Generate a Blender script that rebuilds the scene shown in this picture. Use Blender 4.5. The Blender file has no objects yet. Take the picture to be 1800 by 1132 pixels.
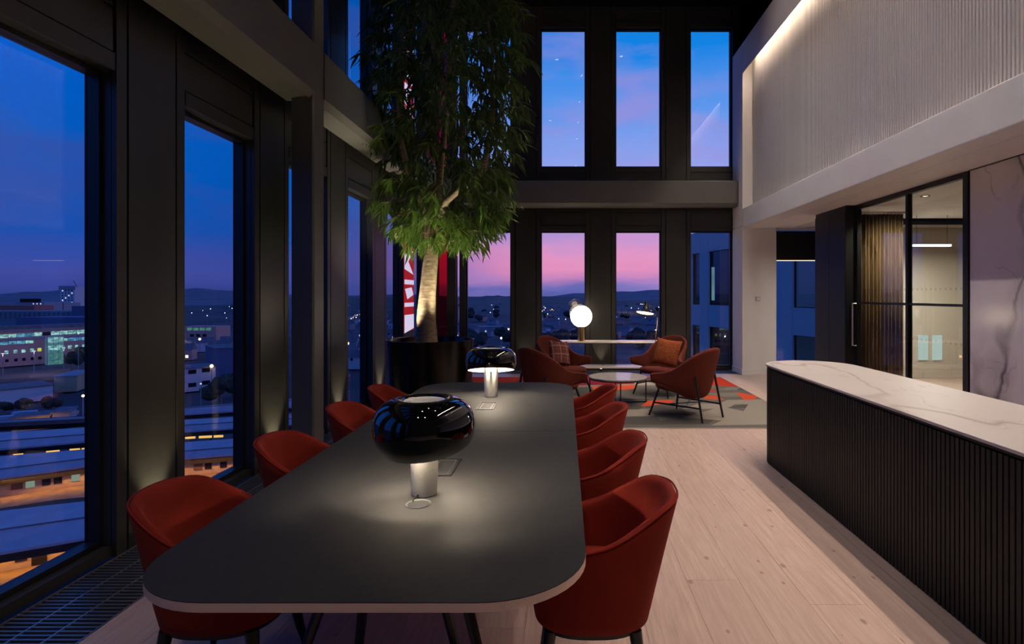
import bpy, bmesh, math, random
from mathutils import Vector, Matrix
random.seed(7)
SC = bpy.context.scene
COL = SC.collection

# ------------------------------------------------------------------ camera, exposure
F, VX, VY, H = 1000.0, 993.0, 519.0, 1.55          # focal length in pixels, vanishing point, eye height
cd = bpy.data.cameras.new('camera'); cam = bpy.data.objects.new('camera', cd); COL.objects.link(cam)
cam.location = (0, 0, H); cam.rotation_euler = (math.pi/2, 0, 0)
cd.sensor_width = 36; cd.lens = F/1800*36
cd.shift_x = (900-VX)/1800; cd.shift_y = -(566-VY)/1800
cd.clip_start = .05; cd.clip_end = 12000
SC.camera = cam
SC.view_settings.view_transform = 'Standard'; SC.view_settings.look = 'None'
SC.view_settings.exposure = 0.0; SC.view_settings.gamma = 1
SC.view_settings.use_curve_mapping = False
SC.cycles.max_bounces = 8; SC.cycles.diffuse_bounces = 4; SC.cycles.glossy_bounces = 4; SC.cycles.transparent_max_bounces = 16
SC.cycles.caustics_reflective = False; SC.cycles.caustics_refractive = False

def lin(r, g, b):
    f = lambda c: (c/255/12.92) if c/255 <= .04045 else ((c/255+.055)/1.055)**2.4
    return (f(r), f(g), f(b), 1)

# ------------------------------------------------------------------ world: dusk sky
w = bpy.data.worlds.new('dusk_sky'); SC.world = w; w.use_nodes = True
N = w.node_tree.nodes; L = w.node_tree.links; N.clear()
def wn(t, **k):
    n = N.new(t)
    for a, b in k.items(): setattr(n, a, b)
    return n
def wmath(op, a, b=None, c=None):
    n = wn('ShaderNodeMath', operation=op)
    for i, x in enumerate((a, b, c)):
        if x is None: continue
        if isinstance(x, (int, float)): n.inputs[i].default_value = x
        else: L.new(x, n.inputs[i])
    return n.outputs[0]
tc = wn('ShaderNodeTexCoord'); sp = wn('ShaderNodeSeparateXYZ'); L.new(tc.outputs['Generated'], sp.inputs[0])
hx = wmath('SQRT', wmath('ADD', wmath('MULTIPLY', sp.outputs[0], sp.outputs[0]), wmath('MULTIPLY', sp.outputs[1], sp.outputs[1])))
el = wmath('DIVIDE', sp.outputs[2], wmath('MAXIMUM', hx, .001))
el = wmath('MAXIMUM', el, 0.0)
mp = wn('ShaderNodeMapping'); L.new(tc.outputs['Generated'], mp.inputs[0]); mp.inputs['Scale'].default_value = (1.6, 1.6, 11)
nz = wn('ShaderNodeTexNoise'); L.new(mp.outputs[0], nz.inputs['Vector'])
nz.inputs['Scale'].default_value = 2.6; nz.inputs['Detail'].default_value = 5; nz.inputs['Roughness'].default_value = .55
eln = wmath('ADD', el, wmath('MULTIPLY', wmath('SUBTRACT', nz.outputs[0], .5), .05))
def ramp(stops, fac):
    r = wn('ShaderNodeValToRGB'); e = r.color_ramp.elements
    while len(e) < len(stops): e.new(.5)
    for i, (p, c) in enumerate(stops): e[i].position = p; e[i].color = lin(*c)
    L.new(fac, r.inputs[0]); return r.outputs[0]
sunset = ramp([(0, (96, 100, 174)), (.013, (116, 112, 188)), (.026, (214, 140, 194)), (.045, (242, 152, 196)), (.075, (240, 158, 204)), (.105, (208, 158, 216)),
               (.14, (182, 166, 228)), (.22, (156, 172, 244)), (.33, (98, 158, 244)), (.43, (20, 138, 236)), (1, (0, 76, 175))], eln)
night = ramp([(0, (50, 66, 142)), (.03, (70, 80, 166)), (.09, (30, 84, 180)), (.16, (4, 92, 192)), (.32, (0, 98, 206)), (.5, (0, 94, 200)), (1, (0, 54, 140))], eln)
az = wmath('DIVIDE', sp.outputs[0], wmath('MAXIMUM', hx, .001))
mr = wn('ShaderNodeMapRange', interpolation_type='SMOOTHSTEP'); L.new(az, mr.inputs[0])
mr.inputs[1].default_value = -.42; mr.inputs[2].default_value = .0
back = wn('ShaderNodeMapRange'); L.new(sp.outputs[1], back.inputs[0]); back.inputs[1].default_value = -.3; back.inputs[2].default_value = .5
mx = wn('ShaderNodeMix', data_type='RGBA'); L.new(wmath('MULTIPLY', mr.outputs[0], back.outputs[0]), mx.inputs[0])
L.new(night, mx.inputs[6]); L.new(sunset, mx.inputs[7])
mp2 = wn('ShaderNodeMapping'); L.new(tc.outputs['Generated'], mp2.inputs[0]); mp2.inputs['Scale'].default_value = (2.2, 2.2, 7); mp2.inputs['Location'].default_value = (3.1, 1.2, .4)
nz2 = wn('ShaderNodeTexNoise'); L.new(mp2.outputs[0], nz2.inputs['Vector']); nz2.inputs['Scale'].default_value = 2.3; nz2.inputs['Detail'].default_value = 6
cl = wn('ShaderNodeMapRange'); L.new(nz2.outputs[0], cl.inputs[0]); cl.inputs[1].default_value = .47; cl.inputs[2].default_value = .68; cl.inputs[4].default_value = .6
mx2 = wn('ShaderNodeMix', data_type='RGBA'); L.new(cl.outputs[0], mx2.inputs[0]); L.new(mx.outputs[2], mx2.inputs[6])
cc = wn('ShaderNodeMix', data_type='RGBA'); L.new(mr.outputs[0], cc.inputs[0]); cc.inputs[6].default_value = lin(56, 80, 168); cc.inputs[7].default_value = lin(172, 150, 220)
L.new(cc.outputs[2], mx2.inputs[7])
bg = wn('ShaderNodeBackground'); L.new(mx2.outputs[2], bg.inputs[0]); bg.inputs[1].default_value = 1.0
ow = wn('ShaderNodeOutputWorld'); L.new(bg.outputs[0], ow.inputs[0])

# ------------------------------------------------------------------ helpers: materials
MATS = {}
def principled(name, base, rough=.5, metal=0., spec=.5, emit=None, estr=0., coat=0.):
    m = bpy.data.materials.new(name); m.use_nodes = True
    p = m.node_tree.nodes['Principled BSDF']
    p.inputs['Base Color'].default_value = (*base[:3], 1); p.inputs['Roughness'].default_value = rough
    p.inputs['Metallic'].default_value = metal; p.inputs['Specular IOR Level'].default_value = spec
    if coat: p.inputs['Coat Weight'].default_value = coat; p.inputs['Coat Roughness'].default_value = .03
    if emit: p.inputs['Emission Color'].default_value = (*emit[:3], 1); p.inputs['Emission Strength'].default_value = estr
    MATS[name] = m; return m
class NT:
    """small node-graph helper for one material"""
    def __init__(s, m): s.t = m.node_tree; s.n = s.t.nodes; s.l = s.t.links; s.p = s.n.get('Principled BSDF')
    def node(s, t, ins=None, **k):
        n = s.n.new(t)
        for a, b in k.items(): setattr(n, a, b)
        for a, b in (ins or {}).items():
            if isinstance(b, bpy.types.NodeSocket): s.l.new(b, n.inputs[a])
            else: n.inputs[a].default_value = b
        return n
    def math(s, op, a, b=0.): return s.node('ShaderNodeMath', {0: a, 1: b}, operation=op).outputs[0]
    def mix(s, f, a, b): return s.node('ShaderNodeMix', {0: f, 6: a, 7: b}, data_type='RGBA').outputs[2]
    def coords(s, kind='Object', scale=(1, 1, 1)):
        if kind == 'Position': o = s.node('ShaderNodeNewGeometry').outputs['Position']
        else: o = s.node('ShaderNodeTexCoord').outputs[kind]
        return s.node('ShaderNodeMapping', {0: o, 'Scale': scale}).outputs[0]
    def noise(s, v, scale, detail=4, rough=.5): return s.node('ShaderNodeTexNoise', {'Vector': v, 'Scale': scale, 'Detail': detail, 'Roughness': rough}).outputs[0]
    def rng(s, v, a, b, c=0., d=1.): return s.node('ShaderNodeMapRange', {0: v, 1: a, 2: b, 3: c, 4: d}).outputs[0]
    def bump(s, h, strength=.2, dist=.01):
        s.l.new(s.node('ShaderNodeBump', {'Height': h, 'Strength': strength, 'Distance': dist}).outputs[0], s.p.inputs['Normal'])
    def base(s, c): s.l.new(c, s.p.inputs['Base Color'])
def var(name, a, b, rough, scale, coat=0., bump=0., metal=0., kind='Object', detail=4, sc=(1, 1, 1), spec=.5):
    m = principled(name, a, rough, metal, spec, coat=coat); g = NT(m); v = g.coords(kind, sc); n = g.noise(v, scale, detail)
    g.base(g.mix(g.rng(n, .35, .65), (*a[:3], 1), (*b[:3], 1)))
    if bump: g.bump(n, bump)
    return m
def emis(name, c, s, base=(.02, .02, .02)): return principled(name, base, .5, emit=c, estr=s)

var('charcoal', (.030, .029, .028), (.040, .038, .036), .36, 2.0, sc=(1, 1, .3))
var('charcoal_beam', (.125, .122, .116), (.14, .137, .13), .45, 2.0)
principled('black_frame', (.012, .012, .013), .4)
principled('black_metal', (.010, .010, .010), .35)
principled('black_ceiling', (.003, .003, .003), .9, spec=.1)
var('white_paint', (.78, .75, .73), (.81, .78, .76), .55, 3)
principled('rib_white', (.62, .60, .57), .5)
principled('cream_wall', (.55, .50, .42), .7)
principled('trim_metal', (.7, .66, .6), .3, metal=.9)
principled('grille_metal', (.32, .33, .35), .38, metal=.85)
principled('brass', (.80, .55, .22), .25, metal=1)
principled('gloss_black', (.004, .004, .005), .035, coat=1., spec=.6)
principled('pot_black', (.004, .004, .004), .22, spec=.4)
var('soil', (.02, .013, .008), (.05, .035, .02), .9, 30, bump=.4)
principled('lamp_white_inside', (.93, .91, .87), .5)
def glass(name, tint=(1, 1, 1), refl=1.0):
    m = bpy.data.materials.new(name); m.use_nodes = True; g = NT(m); g.n.remove(g.p)
    bf = g.node('ShaderNodeNewGeometry').outputs['Backfacing']; fr = g.node('ShaderNodeFresnel', {'IOR': g.rng(bf, 0., 1., 1.5, 1/1.5)}); tr = g.node('ShaderNodeBsdfTransparent', {0: (*tint, 1)})
    gl = g.node('ShaderNodeBsdfGlossy', {'Color': (refl, refl, refl, 1), 'Roughness': 0.0})
    mx_ = g.node('ShaderNodeMixShader', {0: fr.outputs[0], 1: tr.outputs[0], 2: gl.outputs[0]})
    g.l.new(mx_.outputs[0], g.n['Material Output'].inputs[0]); MATS[name] = m; return m
glass('window_glass', (.97, .98, 1)); glass('partition_glass', (.93, .95, .93), 1.0); glass('red_glass', (.85, .13, .17)); glass('smoke_globe', (.90, .86, .80))
glass('rear_glass', (.9, .93, .95))
# frosted band
m = glass('frosted_glass', (.75, .8, .78)); 
# whitened timber
m = principled('floor_timber', (.6, .48, .42), .42); g = NT(m)
geo = g.node('ShaderNodeNewGeometry').outputs['Position']; oi = g.node('ShaderNodeObjectInfo').outputs['Random']
off = g.node('ShaderNodeCombineXYZ', {0: g.math('MULTIPLY', oi, 17.), 1: g.math('MULTIPLY', oi, 43.), 2: 0.}).outputs[0]
pos = g.node('ShaderNodeVectorMath', {0: geo, 1: off}, operation='ADD').outputs[0]
v1 = g.node('ShaderNodeMapping', {0: pos, 'Scale': (14, .8, 1)}).outputs[0]
gr = g.noise(v1, 3.0, 6, .6)
fine = g.noise(g.node('ShaderNodeMapping', {0: pos, 'Scale': (60, 1.5, 1)}).outputs[0], 4., 3)
c = g.mix(g.rng(gr, .35, .68), lin(212, 190, 178), lin(190, 164, 150))
c = g.mix(g.math('MULTIPLY', g.rng(fine, .5, .7), .35), c, lin(160, 132, 118))
c = g.mix(g.math('MULTIPLY', oi, .38), c, lin(176, 152, 142))
vk = g.node('ShaderNodeMapping', {0: pos, 'Scale': (4.2, 2.4, 1)}).outputs[0]
dk = g.node('ShaderNodeTexVoronoi', {'Vector': vk, 'Scale': 1.0, 'Randomness': 1.0}, voronoi_dimensions='2D').outputs['Distance']
ksz = g.rng(g.noise(pos, 2.3, 1), .42, .62, .02, .085)
c = g.mix(g.math('MULTIPLY', g.rng(g.math('DIVIDE', dk, ksz), 1., .45), .6), c, lin(118, 90, 78)); g.base(c); g.bump(gr, .05, .004)
# marbles
def marble(name, base, vein, scale, width=.018, rough=.18, kind='Object', rot=(0, 0, 0), big=.0, coat=0., stretch=(1, 1, 1)):
    m = principled(name, base[:3], rough, coat=coat); g = NT(m)
    o = g.node('ShaderNodeTexCoord').outputs[kind]; v = g.node('ShaderNodeMapping', {0: o, 'Rotation': rot, 'Scale': stretch}).outputs[0]
    warp = g.node('ShaderNodeTexNoise', {'Vector': v, 'Scale': scale*1.7, 'Detail': 6.}).outputs['Color']
    vv = g.node('ShaderNodeVectorMath', {0: v, 1: g.node('ShaderNodeVectorMath', {0: warp, 1: (.35/scale,)*3}, operation='MULTIPLY').outputs[0]}, operation='ADD').outputs[0]
    n1 = g.noise(vv, scale, 2.5, .45); a = g.math('ABSOLUTE', g.math('SUBTRACT', n1, .5))
    mask = g.noise(v, scale*.9+.3, 2)
    f = g.math('MULTIPLY', g.rng(a, width, 0.), g.rng(mask, .42, .62))
    n2 = g.noise(vv, scale*2.3, 3); f2 = g.math('MULTIPLY', g.rng(g.math('ABSOLUTE', g.math('SUBTRACT', n2, .47)), width*.6, 0., 0., .5), g.rng(mask, .5, .6))
    f = g.math('MAXIMUM', f, f2)
    if big: f = g.math('MAXIMUM', f, g.math('MULTIPLY', g.rng(a, width*5, 0., 0., big), g.rng(mask, .5, .66)))
    cl_ = g.noise(v, scale*3, 4)
    g.base(g.mix(f, g.mix(g.rng(cl_, .3, .75, 0., .35), base, tuple(x*.86 for x in base[:3])+(1,)), vein)); return m
marble('counter_marble', lin(196, 193, 190), lin(150, 145, 140), 1.1, .016, .45, stretch=(1.2, .5, 1))
marble('wall_marble', lin(236, 226, 226), lin(80, 74, 78), .55, .014, .14, rot=(.6, 0, 0), big=.55, stretch=(1, .9, .9)); MATS['wall_marble'].node_tree.nodes['Principled BSDF'].inputs['Specular IOR Level'].default_value = .22
marble('table_marble', lin(200, 198, 194), lin(150, 148, 146), 4., .03, .12)
marble('lamp_marble', lin(228, 226, 222), lin(196, 192, 188), 9., .02, .4)
var('console_white', lin(205, 200, 196)[:3], lin(214, 209, 204)[:3], .25, 6)
# upholstery
def fabric(name, a, b, sc=240, rough=.85, sheen=.25):
    m = principled(name, a, rough, spec=.2); g = NT(m); v = g.coords('Object'); n = g.noise(v, sc, 2); n2 = g.noise(v, 5, 3)
    g.base(g.mix(g.rng(n2, .3, .7), (*a, 1), (*b, 1))); g.bump(n, .25, .002)
    g.p.inputs['Sheen Weight'].default_value = sheen; g.p.inputs['Sheen Tint'].default_value = (.9, .3, .2, 1); return m
fabric('red_fabric', (.190, .0130, .0065), (.225, .018, .0085), sheen=.1)
fabric('rust_fabric', (.115, .022, .015), (.14, .028, .018), sheen=.12)
m = principled('orange_weave', (.5, .14, .05), .9, spec=.1); g = NT(m); v = g.coords('Object', (1, 1, 1))
ck = g.node('ShaderNodeTexBrick', {'Vector': g.node('ShaderNodeMapping', {0: g.node('ShaderNodeTexCoord').outputs['Object'], 'Rotation': (-math.pi/2, 0, 0)}).outputs[0], 'Scale': 20., 'Color1': (.62, .20, .07, 1), 'Color2': (.40, .09, .03, 1), 'Mortar': (.12, .03, .015, 1), 'Mortar Size': .03}); g.base(ck.outputs[0]); g.bump(ck.outputs[1], .4, .006)
m = principled('plaid_weave', (.16, .06, .06), .9, spec=.1); g = NT(m)
sp_ = g.node('ShaderNodeSeparateXYZ', {0: g.coords('Object')})
def stripes(o, s, wdt): return g.math('LESS_THAN', g.math('FRACT', g.math('ADD', g.math('MULTIPLY', o, s), 10.3)), wdt)
st = g.math('MAXIMUM', stripes(sp_.outputs[0], 7.5, .10), stripes(sp_.outputs[2], 7.5, .10)); st2 = g.math('MAXIMUM', stripes(sp_.outputs[0], 15., .07), stripes(sp_.outputs[2], 15., .07))
g.base(g.mix(st, g.mix(g.math('MULTIPLY', st2, .5), (.15, .045, .045, 1), (.42, .22, .18, 1)), (.34, .20, .17, 1)))
# table linoleum, plywood
var('table_lino', (.023, .023, .024), (.028, .0275, .0275), .68, 40, kind='Position', spec=.3)
m = principled('plywood_edge', (.6, .45, .36), .5); g = NT(m); z_ = g.node('ShaderNodeSeparateXYZ', {0: g.coords('Position')}).outputs[2]
wv = g.math('SINE', g.math('MULTIPLY', z_, 1450.)); n = g.noise(g.coords('Position', (4, 4, 160)), 5, 3)
g.base(g.mix(g.rng(g.math('ADD', wv, g.math('MULTIPLY', n, .8)), -.4, 1.2), lin(236, 208, 194), lin(214, 182, 166)))
principled('rib_black', (.013, .013, .013), .5, spec=.3); principled('recess_black', (.006, .006, .006), .7)
# foliage
def leafmat(name, a, b):
    m = principled(name, a, .38, spec=.5); g = NT(m); r = g.node('ShaderNodeNewGeometry').outputs['Random Per Island']; o = g.node('ShaderNodeObjectInfo').outputs['Random']
    g.base(g.mix(g.math('FRACT', g.math('ADD', r, o)), (*a, 1), (*b, 1)))
    tr = g.node('ShaderNodeBsdfTranslucent', {0: (.16, .30, .05, 1)}); ms = g.node('ShaderNodeMixShader', {0: .22, 1: g.p.outputs[0], 2: tr.outputs[0]})
    g.l.new(ms.outputs[0], g.n['Material Output'].inputs[0]); return m
leafmat('leaf_green', (.065, .12, .022), (.14, .20, .042))
var('bark', (.42, .32, .22), (.22, .16, .10), .85, 14, bump=.5, sc=(1, 1, 2.5))
# carpets
for nm, c in (('carpet_mid', (104, 102, 96)), ('carpet_dark', (84, 83, 80)), ('carpet_light', (124, 121, 113)), ('carpet_pale', (146, 141, 131)),
              ('carpet_red', (190, 62, 40)), ('carpet_orange', (206, 84, 52)), ('carpet_wine', (126, 34, 46))):
    a = lin(*c)[:3]; mm = var(nm, tuple(x*.86 for x in a), tuple(x*1.12 for x in a), .95, 160, bump=.3, kind='Position', detail=2, spec=.1)
# exterior
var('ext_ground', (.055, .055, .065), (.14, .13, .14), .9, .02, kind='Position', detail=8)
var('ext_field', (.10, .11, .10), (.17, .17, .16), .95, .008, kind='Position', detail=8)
var('hill', (.20, .20, .23), (.27, .26, .29), .95, .01, kind='Position', detail=6)  # hill and ext_field colours lightened to stand for distance haze
var('tree_dark', (.030, .042, .030), (.065, .08, .055), .95, 3, bump=.6)
var('roof_lead', (.50, .50, .54), (.60, .60, .63), .55, .4, sc=(1, 1, 1))
var('roof_slate', (.16, .16, .18), (.24, .24, .26), .7, .6)
principled('fascia_dark', (.010, .009, .012), .8)
var('stone_warm', (.55, .42, .25), (.62, .50, .32), .8, .9)
var('platform', (.28, .19, .12), (.40, .28, .18), .8, .5)
var('brick_pink', (.80, .42, .34), (.88, .48, .40), .85, .7)
principled('render_white', (.85, .80, .80), .8); principled('render_grey', (.42, .42, .46), .8); principled('render_blue', (.16, .18, .30), .8)
principled('red_brick', (.55, .18, .14), .85); principled('green_clad', (.26, .32, .34), .6); principled('poster', (.16, .09, .06), .6); principled('dark_glass', (.012, .014, .022), .12)
principled('wing_panel', (.90, .74, .66), .5); principled('asphalt', (.05, .05, .07), .9); principled('van_white', (.55, .62, .75), .4)  # wing panels tinted warm to stand in for pink skylight
def litwin(name, a, b, s, sc=.7):
    m = principled(name, (.02, .02, .02), .3); g = NT(m); v = g.coords('Position', (1, 1, 1.6)); n = g.noise(v, sc, 3)
    col = g.mix(g.rng(n, .35, .65), (*a, 1), (*b, 1)); g.l.new(col, g.p.inputs['Emission Color']); g.p.inputs['Emission Strength'].default_value = s; return m
litwin('lit_cyan', (.04, .16, .20), (.42, .85, .75), .95); litwin('lit_blue', (.02, .12, .26), (.20, .62, .80), .8)
litwin('lit_cyan_soft', (.18, .42, .50), (.30, .55, .62), .55); litwin('lit_green', (.05, .35, .30), (.30, .75, .60), .35)
emis('lamp_warm', (1, .62, .22), 6); emis('lamp_white', (.85, .95, 1), 14); emis('strip_gold', (1, .58, .12), 1.1); emis('lit_white', (.8, .85, 1), 1.0)
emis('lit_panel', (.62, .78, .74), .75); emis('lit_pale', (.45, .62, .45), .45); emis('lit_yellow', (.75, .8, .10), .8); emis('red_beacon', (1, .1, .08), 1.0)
emis('led_strip', (1, .80, .58), 11); emis('globe_glow', (1, .84, .62), 7, (.8, .75, .65)); emis('mantis_inside', (1, .82, .58), 9); emis('office_tube', (1, .95, .85), 5)
emis('disc_glow', (1, .90, .72), 9); emis('uplight_lens', (1, .9, .6), 3); emis('downlight_lens', (1, .85, .65), 6); emis('shelf_light', (1, .85, .6), .9)
emis('reflection_red', (.62, .012, .012), .42, (.3, .01, .01)); emis('reflection_white', (.72, .66, .95), .75, (.6, .6, .6))  # emission imitating what the glossy pier mirrors
principled('plaster_panel', (.12, .12, .12), .7)
m = principled('curtain', (.34, .24, .14), .9, spec=.1); g = NT(m); n = g.noise(g.coords('Position', (1, 1, .15)), 30, 3); g.base(g.mix(g.rng(n, .3, .7), (.30, .21, .12, 1), (.40, .29, .17, 1)))

# ------------------------------------------------------------------ helpers: geometry
class MB:
    def __init__(s): s.v = []; s.f = []; s.mi = []; s.cur = 0
    def add(s, vs, fs, mi=None):
        b = len(s.v); s.v += [tuple(x) for x in vs]
        for f in fs: s.f.append(tuple(i+b for i in f)); s.mi.append(s.cur if mi is None else mi)
        return s
    def box(s, x0, x1, y0, y1, z0, z1):
        vs = [(x, y, z) for z in (z0, z1) for y in (y0, y1) for x in (x0, x1)]
        return s.add(vs, [(0, 2, 3, 1), (4, 5, 7, 6), (0, 1, 5, 4), (2, 6, 7, 3), (0, 4, 6, 2), (1, 3, 7, 5)])
    def tube(s, pts, r, n=10, cap=True):
        pts = [Vector(p) for p in pts]; rs = r if isinstance(r, (list, tuple)) else [r]*len(pts)
        rings = []; up = None
        for i, p in enumerate(pts):
            d = (pts[min(i+1, len(pts)-1)]-pts[max(i-1, 0)]).normalized()
            if up is None: up = Vector((0, 0, 1)) if abs(d.z) < .9 else Vector((1, 0, 0))
            a = d.cross(up).normalized(); b = a.cross(d).normalized(); up = b
            rings.append([p+(a*math.cos(t)+b*math.sin(t))*rs[i] for t in [2*math.pi*k/n for k in range(n)]])
        vs = [q for R in rings for q in R]; fs = []
        for i in range(len(pts)-1):
            for k in range(n): fs.append((i*n+k, i*n+(k+1) % n, (i+1)*n+(k+1) % n, (i+1)*n+k))
        if cap: fs += [tuple(range(n))[::-1], tuple((len(pts)-1)*n+k for k in range(n))]
        return s.add(vs, fs)
    def lathe(s, prof, n=32, cx=0, cy=0, closed=False):
        vs = [(cx+r*math.cos(2*math.pi*k/n), cy+r*math.sin(2*math.pi*k/n), z) for r, z in prof for k in range(n)]; fs = []
        m_ = len(prof)
        for i in range(m_ if closed else m_-1):
            j = (i+1) % m_
            for k in range(n): fs.append((i*n+k, i*n+(k+1) % n, j*n+(k+1) % n, j*n+k))
        return s.add(vs, fs)
    def prism(s, poly, z0, z1):
        n = len(poly); vs = [(x, y, z0) for x, y in poly]+[(x, y, z1) for x, y in poly]
        return s.add(vs, [tuple(range(n))[::-1], tuple(range(n, 2*n))]+[(i, (i+1) % n, n+(i+1) % n, n+i) for i in range(n)])
    def quadbox(s, c, u, v, w_):
        """box with centre c and half-axis vectors u, v, w_"""
        c, u, v, w_ = map(Vector, (c, u, v, w_)); vs = [c+u*a+v*b+w_*d for d in (-1, 1) for b in (-1, 1) for a in (-1, 1)]
        return s.add(vs, [(0, 2, 3, 1), (4, 5, 7, 6), (0, 1, 5, 4), (2, 6, 7, 3), (0, 4, 6, 2), (1, 3, 7, 5)])
    def mesh(s, name, mats):
        me = bpy.data.meshes.new(name); me.from_pydata(s.v, [], s.f)
        for mt in (mats if isinstance(mats, (list, tuple)) else [mats]): me.materials.append(MATS[mt])
        if len(me.materials) > 1: me.polygons.foreach_set('material_index', s.mi)
        bm = bmesh.new(); bm.from_mesh(me); bmesh.ops.recalc_face_normals(bm, faces=bm.faces); bm.to_mesh(me); bm.free()
        me.update(); return me
    def build(s, name, mats, parent=None, smooth=False, loc=(0, 0, 0), bevel=0, sub=0, solid=0):
        return link(name, s.mesh(name, mats), parent, smooth, loc, bevel, sub, solid)
def link(name, me, parent=None, smooth=False, loc=(0, 0, 0), bevel=0, sub=0, solid=0):
    o = bpy.data.objects.new(name, me); COL.objects.link(o); o.parent = parent; o.location = loc
    if smooth:
        for p in me.polygons: p.use_smooth = True
        if smooth != 'all':
            try: me.set_sharp_from_angle(angle=math.radians(40))
            except Exception: pass
    if solid: md = o.modifiers.new('solid', 'SOLIDIFY'); md.thickness = solid; md.offset = 0
    if bevel: md = o.modifiers.new('bevel', 'BEVEL'); md.width = bevel; md.segments = 2; md.limit_method = 'ANGLE'
    if sub: md = o.modifiers.new('sub', 'SUBSURF'); md.levels = sub; md.render_levels = sub
    return o
def tag(o, label, cat=None, group=None, kind=None):
    o['label'] = label
    if cat: o['category'] = cat
    if group: o['group'] = group
    if kind: o['kind'] = kind
    return o
def thing(name, label, cat=None, loc=(0, 0, 0), rz=0, group=None, kind=None):
    o = bpy.data.objects.new(name, None); COL.objects.link(o); o.location = loc; o.rotation_euler = (0, 0, rz); o.empty_display_size = .1
    return tag(o, label, cat, group, kind)
def dup(root, loc, rz, label=None, group=None):
    r = root.copy(); COL.objects.link(r); r.location = loc; r.rotation_euler = (0, 0, rz)
    if label: r['label'] = label
    if group: r['group'] = group
    for ch in list(root.children):
        c_ = ch.copy(); COL.objects.link(c_); c_.parent = r
        for gg in ch.children:
            d_ = gg.copy(); COL.objects.link(d_); d_.parent = c_
    return r
def lamp(kind, name, loc, power, color, rot=(0, 0, 0), parent=None, **k):
    ld = bpy.data.lights.new(name, kind); ld.energy = power; ld.color = color
    for a, b in k.items(): setattr(ld, a, b)
    o = bpy.data.objects.new(name, ld); COL.objects.link(o); o.location = loc; o.rotation_euler = rot; o.parent = parent; return o
def P(px, py, d): return Vector(((px-VX)*d/F, d, H-(py-VY)*d/F))        # a photo pixel at depth d
def G(px, py, z=0.):                                                      # a photo pixel on the level z
    d = (H-z)*F/(py-VY); return Vector(((px-VX)*d/F, d, z))
def superell(a, b, n, k=48, cx=0, cy=0):
    out = []
    for i in range(k):
        t = 2*math.pi*i/k; c_, s_ = math.cos(t), math.sin(t)
        out.append((cx+a*math.copysign(abs(c_)**(2/n), c_), cy+b*math.copysign(abs(s_)**(2/n), s_)))
    return out
def roundrect(x0, x1, y0, y1, r, k=10):
    out = []
    for cx, cy, a0 in ((x1-r, y1-r, 0), (x0+r, y1-r, 90), (x0+r, y0+r, 180), (x1-r, y0+r, 270)):
        for i in range(k+1):
            a = math.radians(a0+90*i/k); out.append((cx+r*math.cos(a), cy+r*math.sin(a)))
    return out

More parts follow.
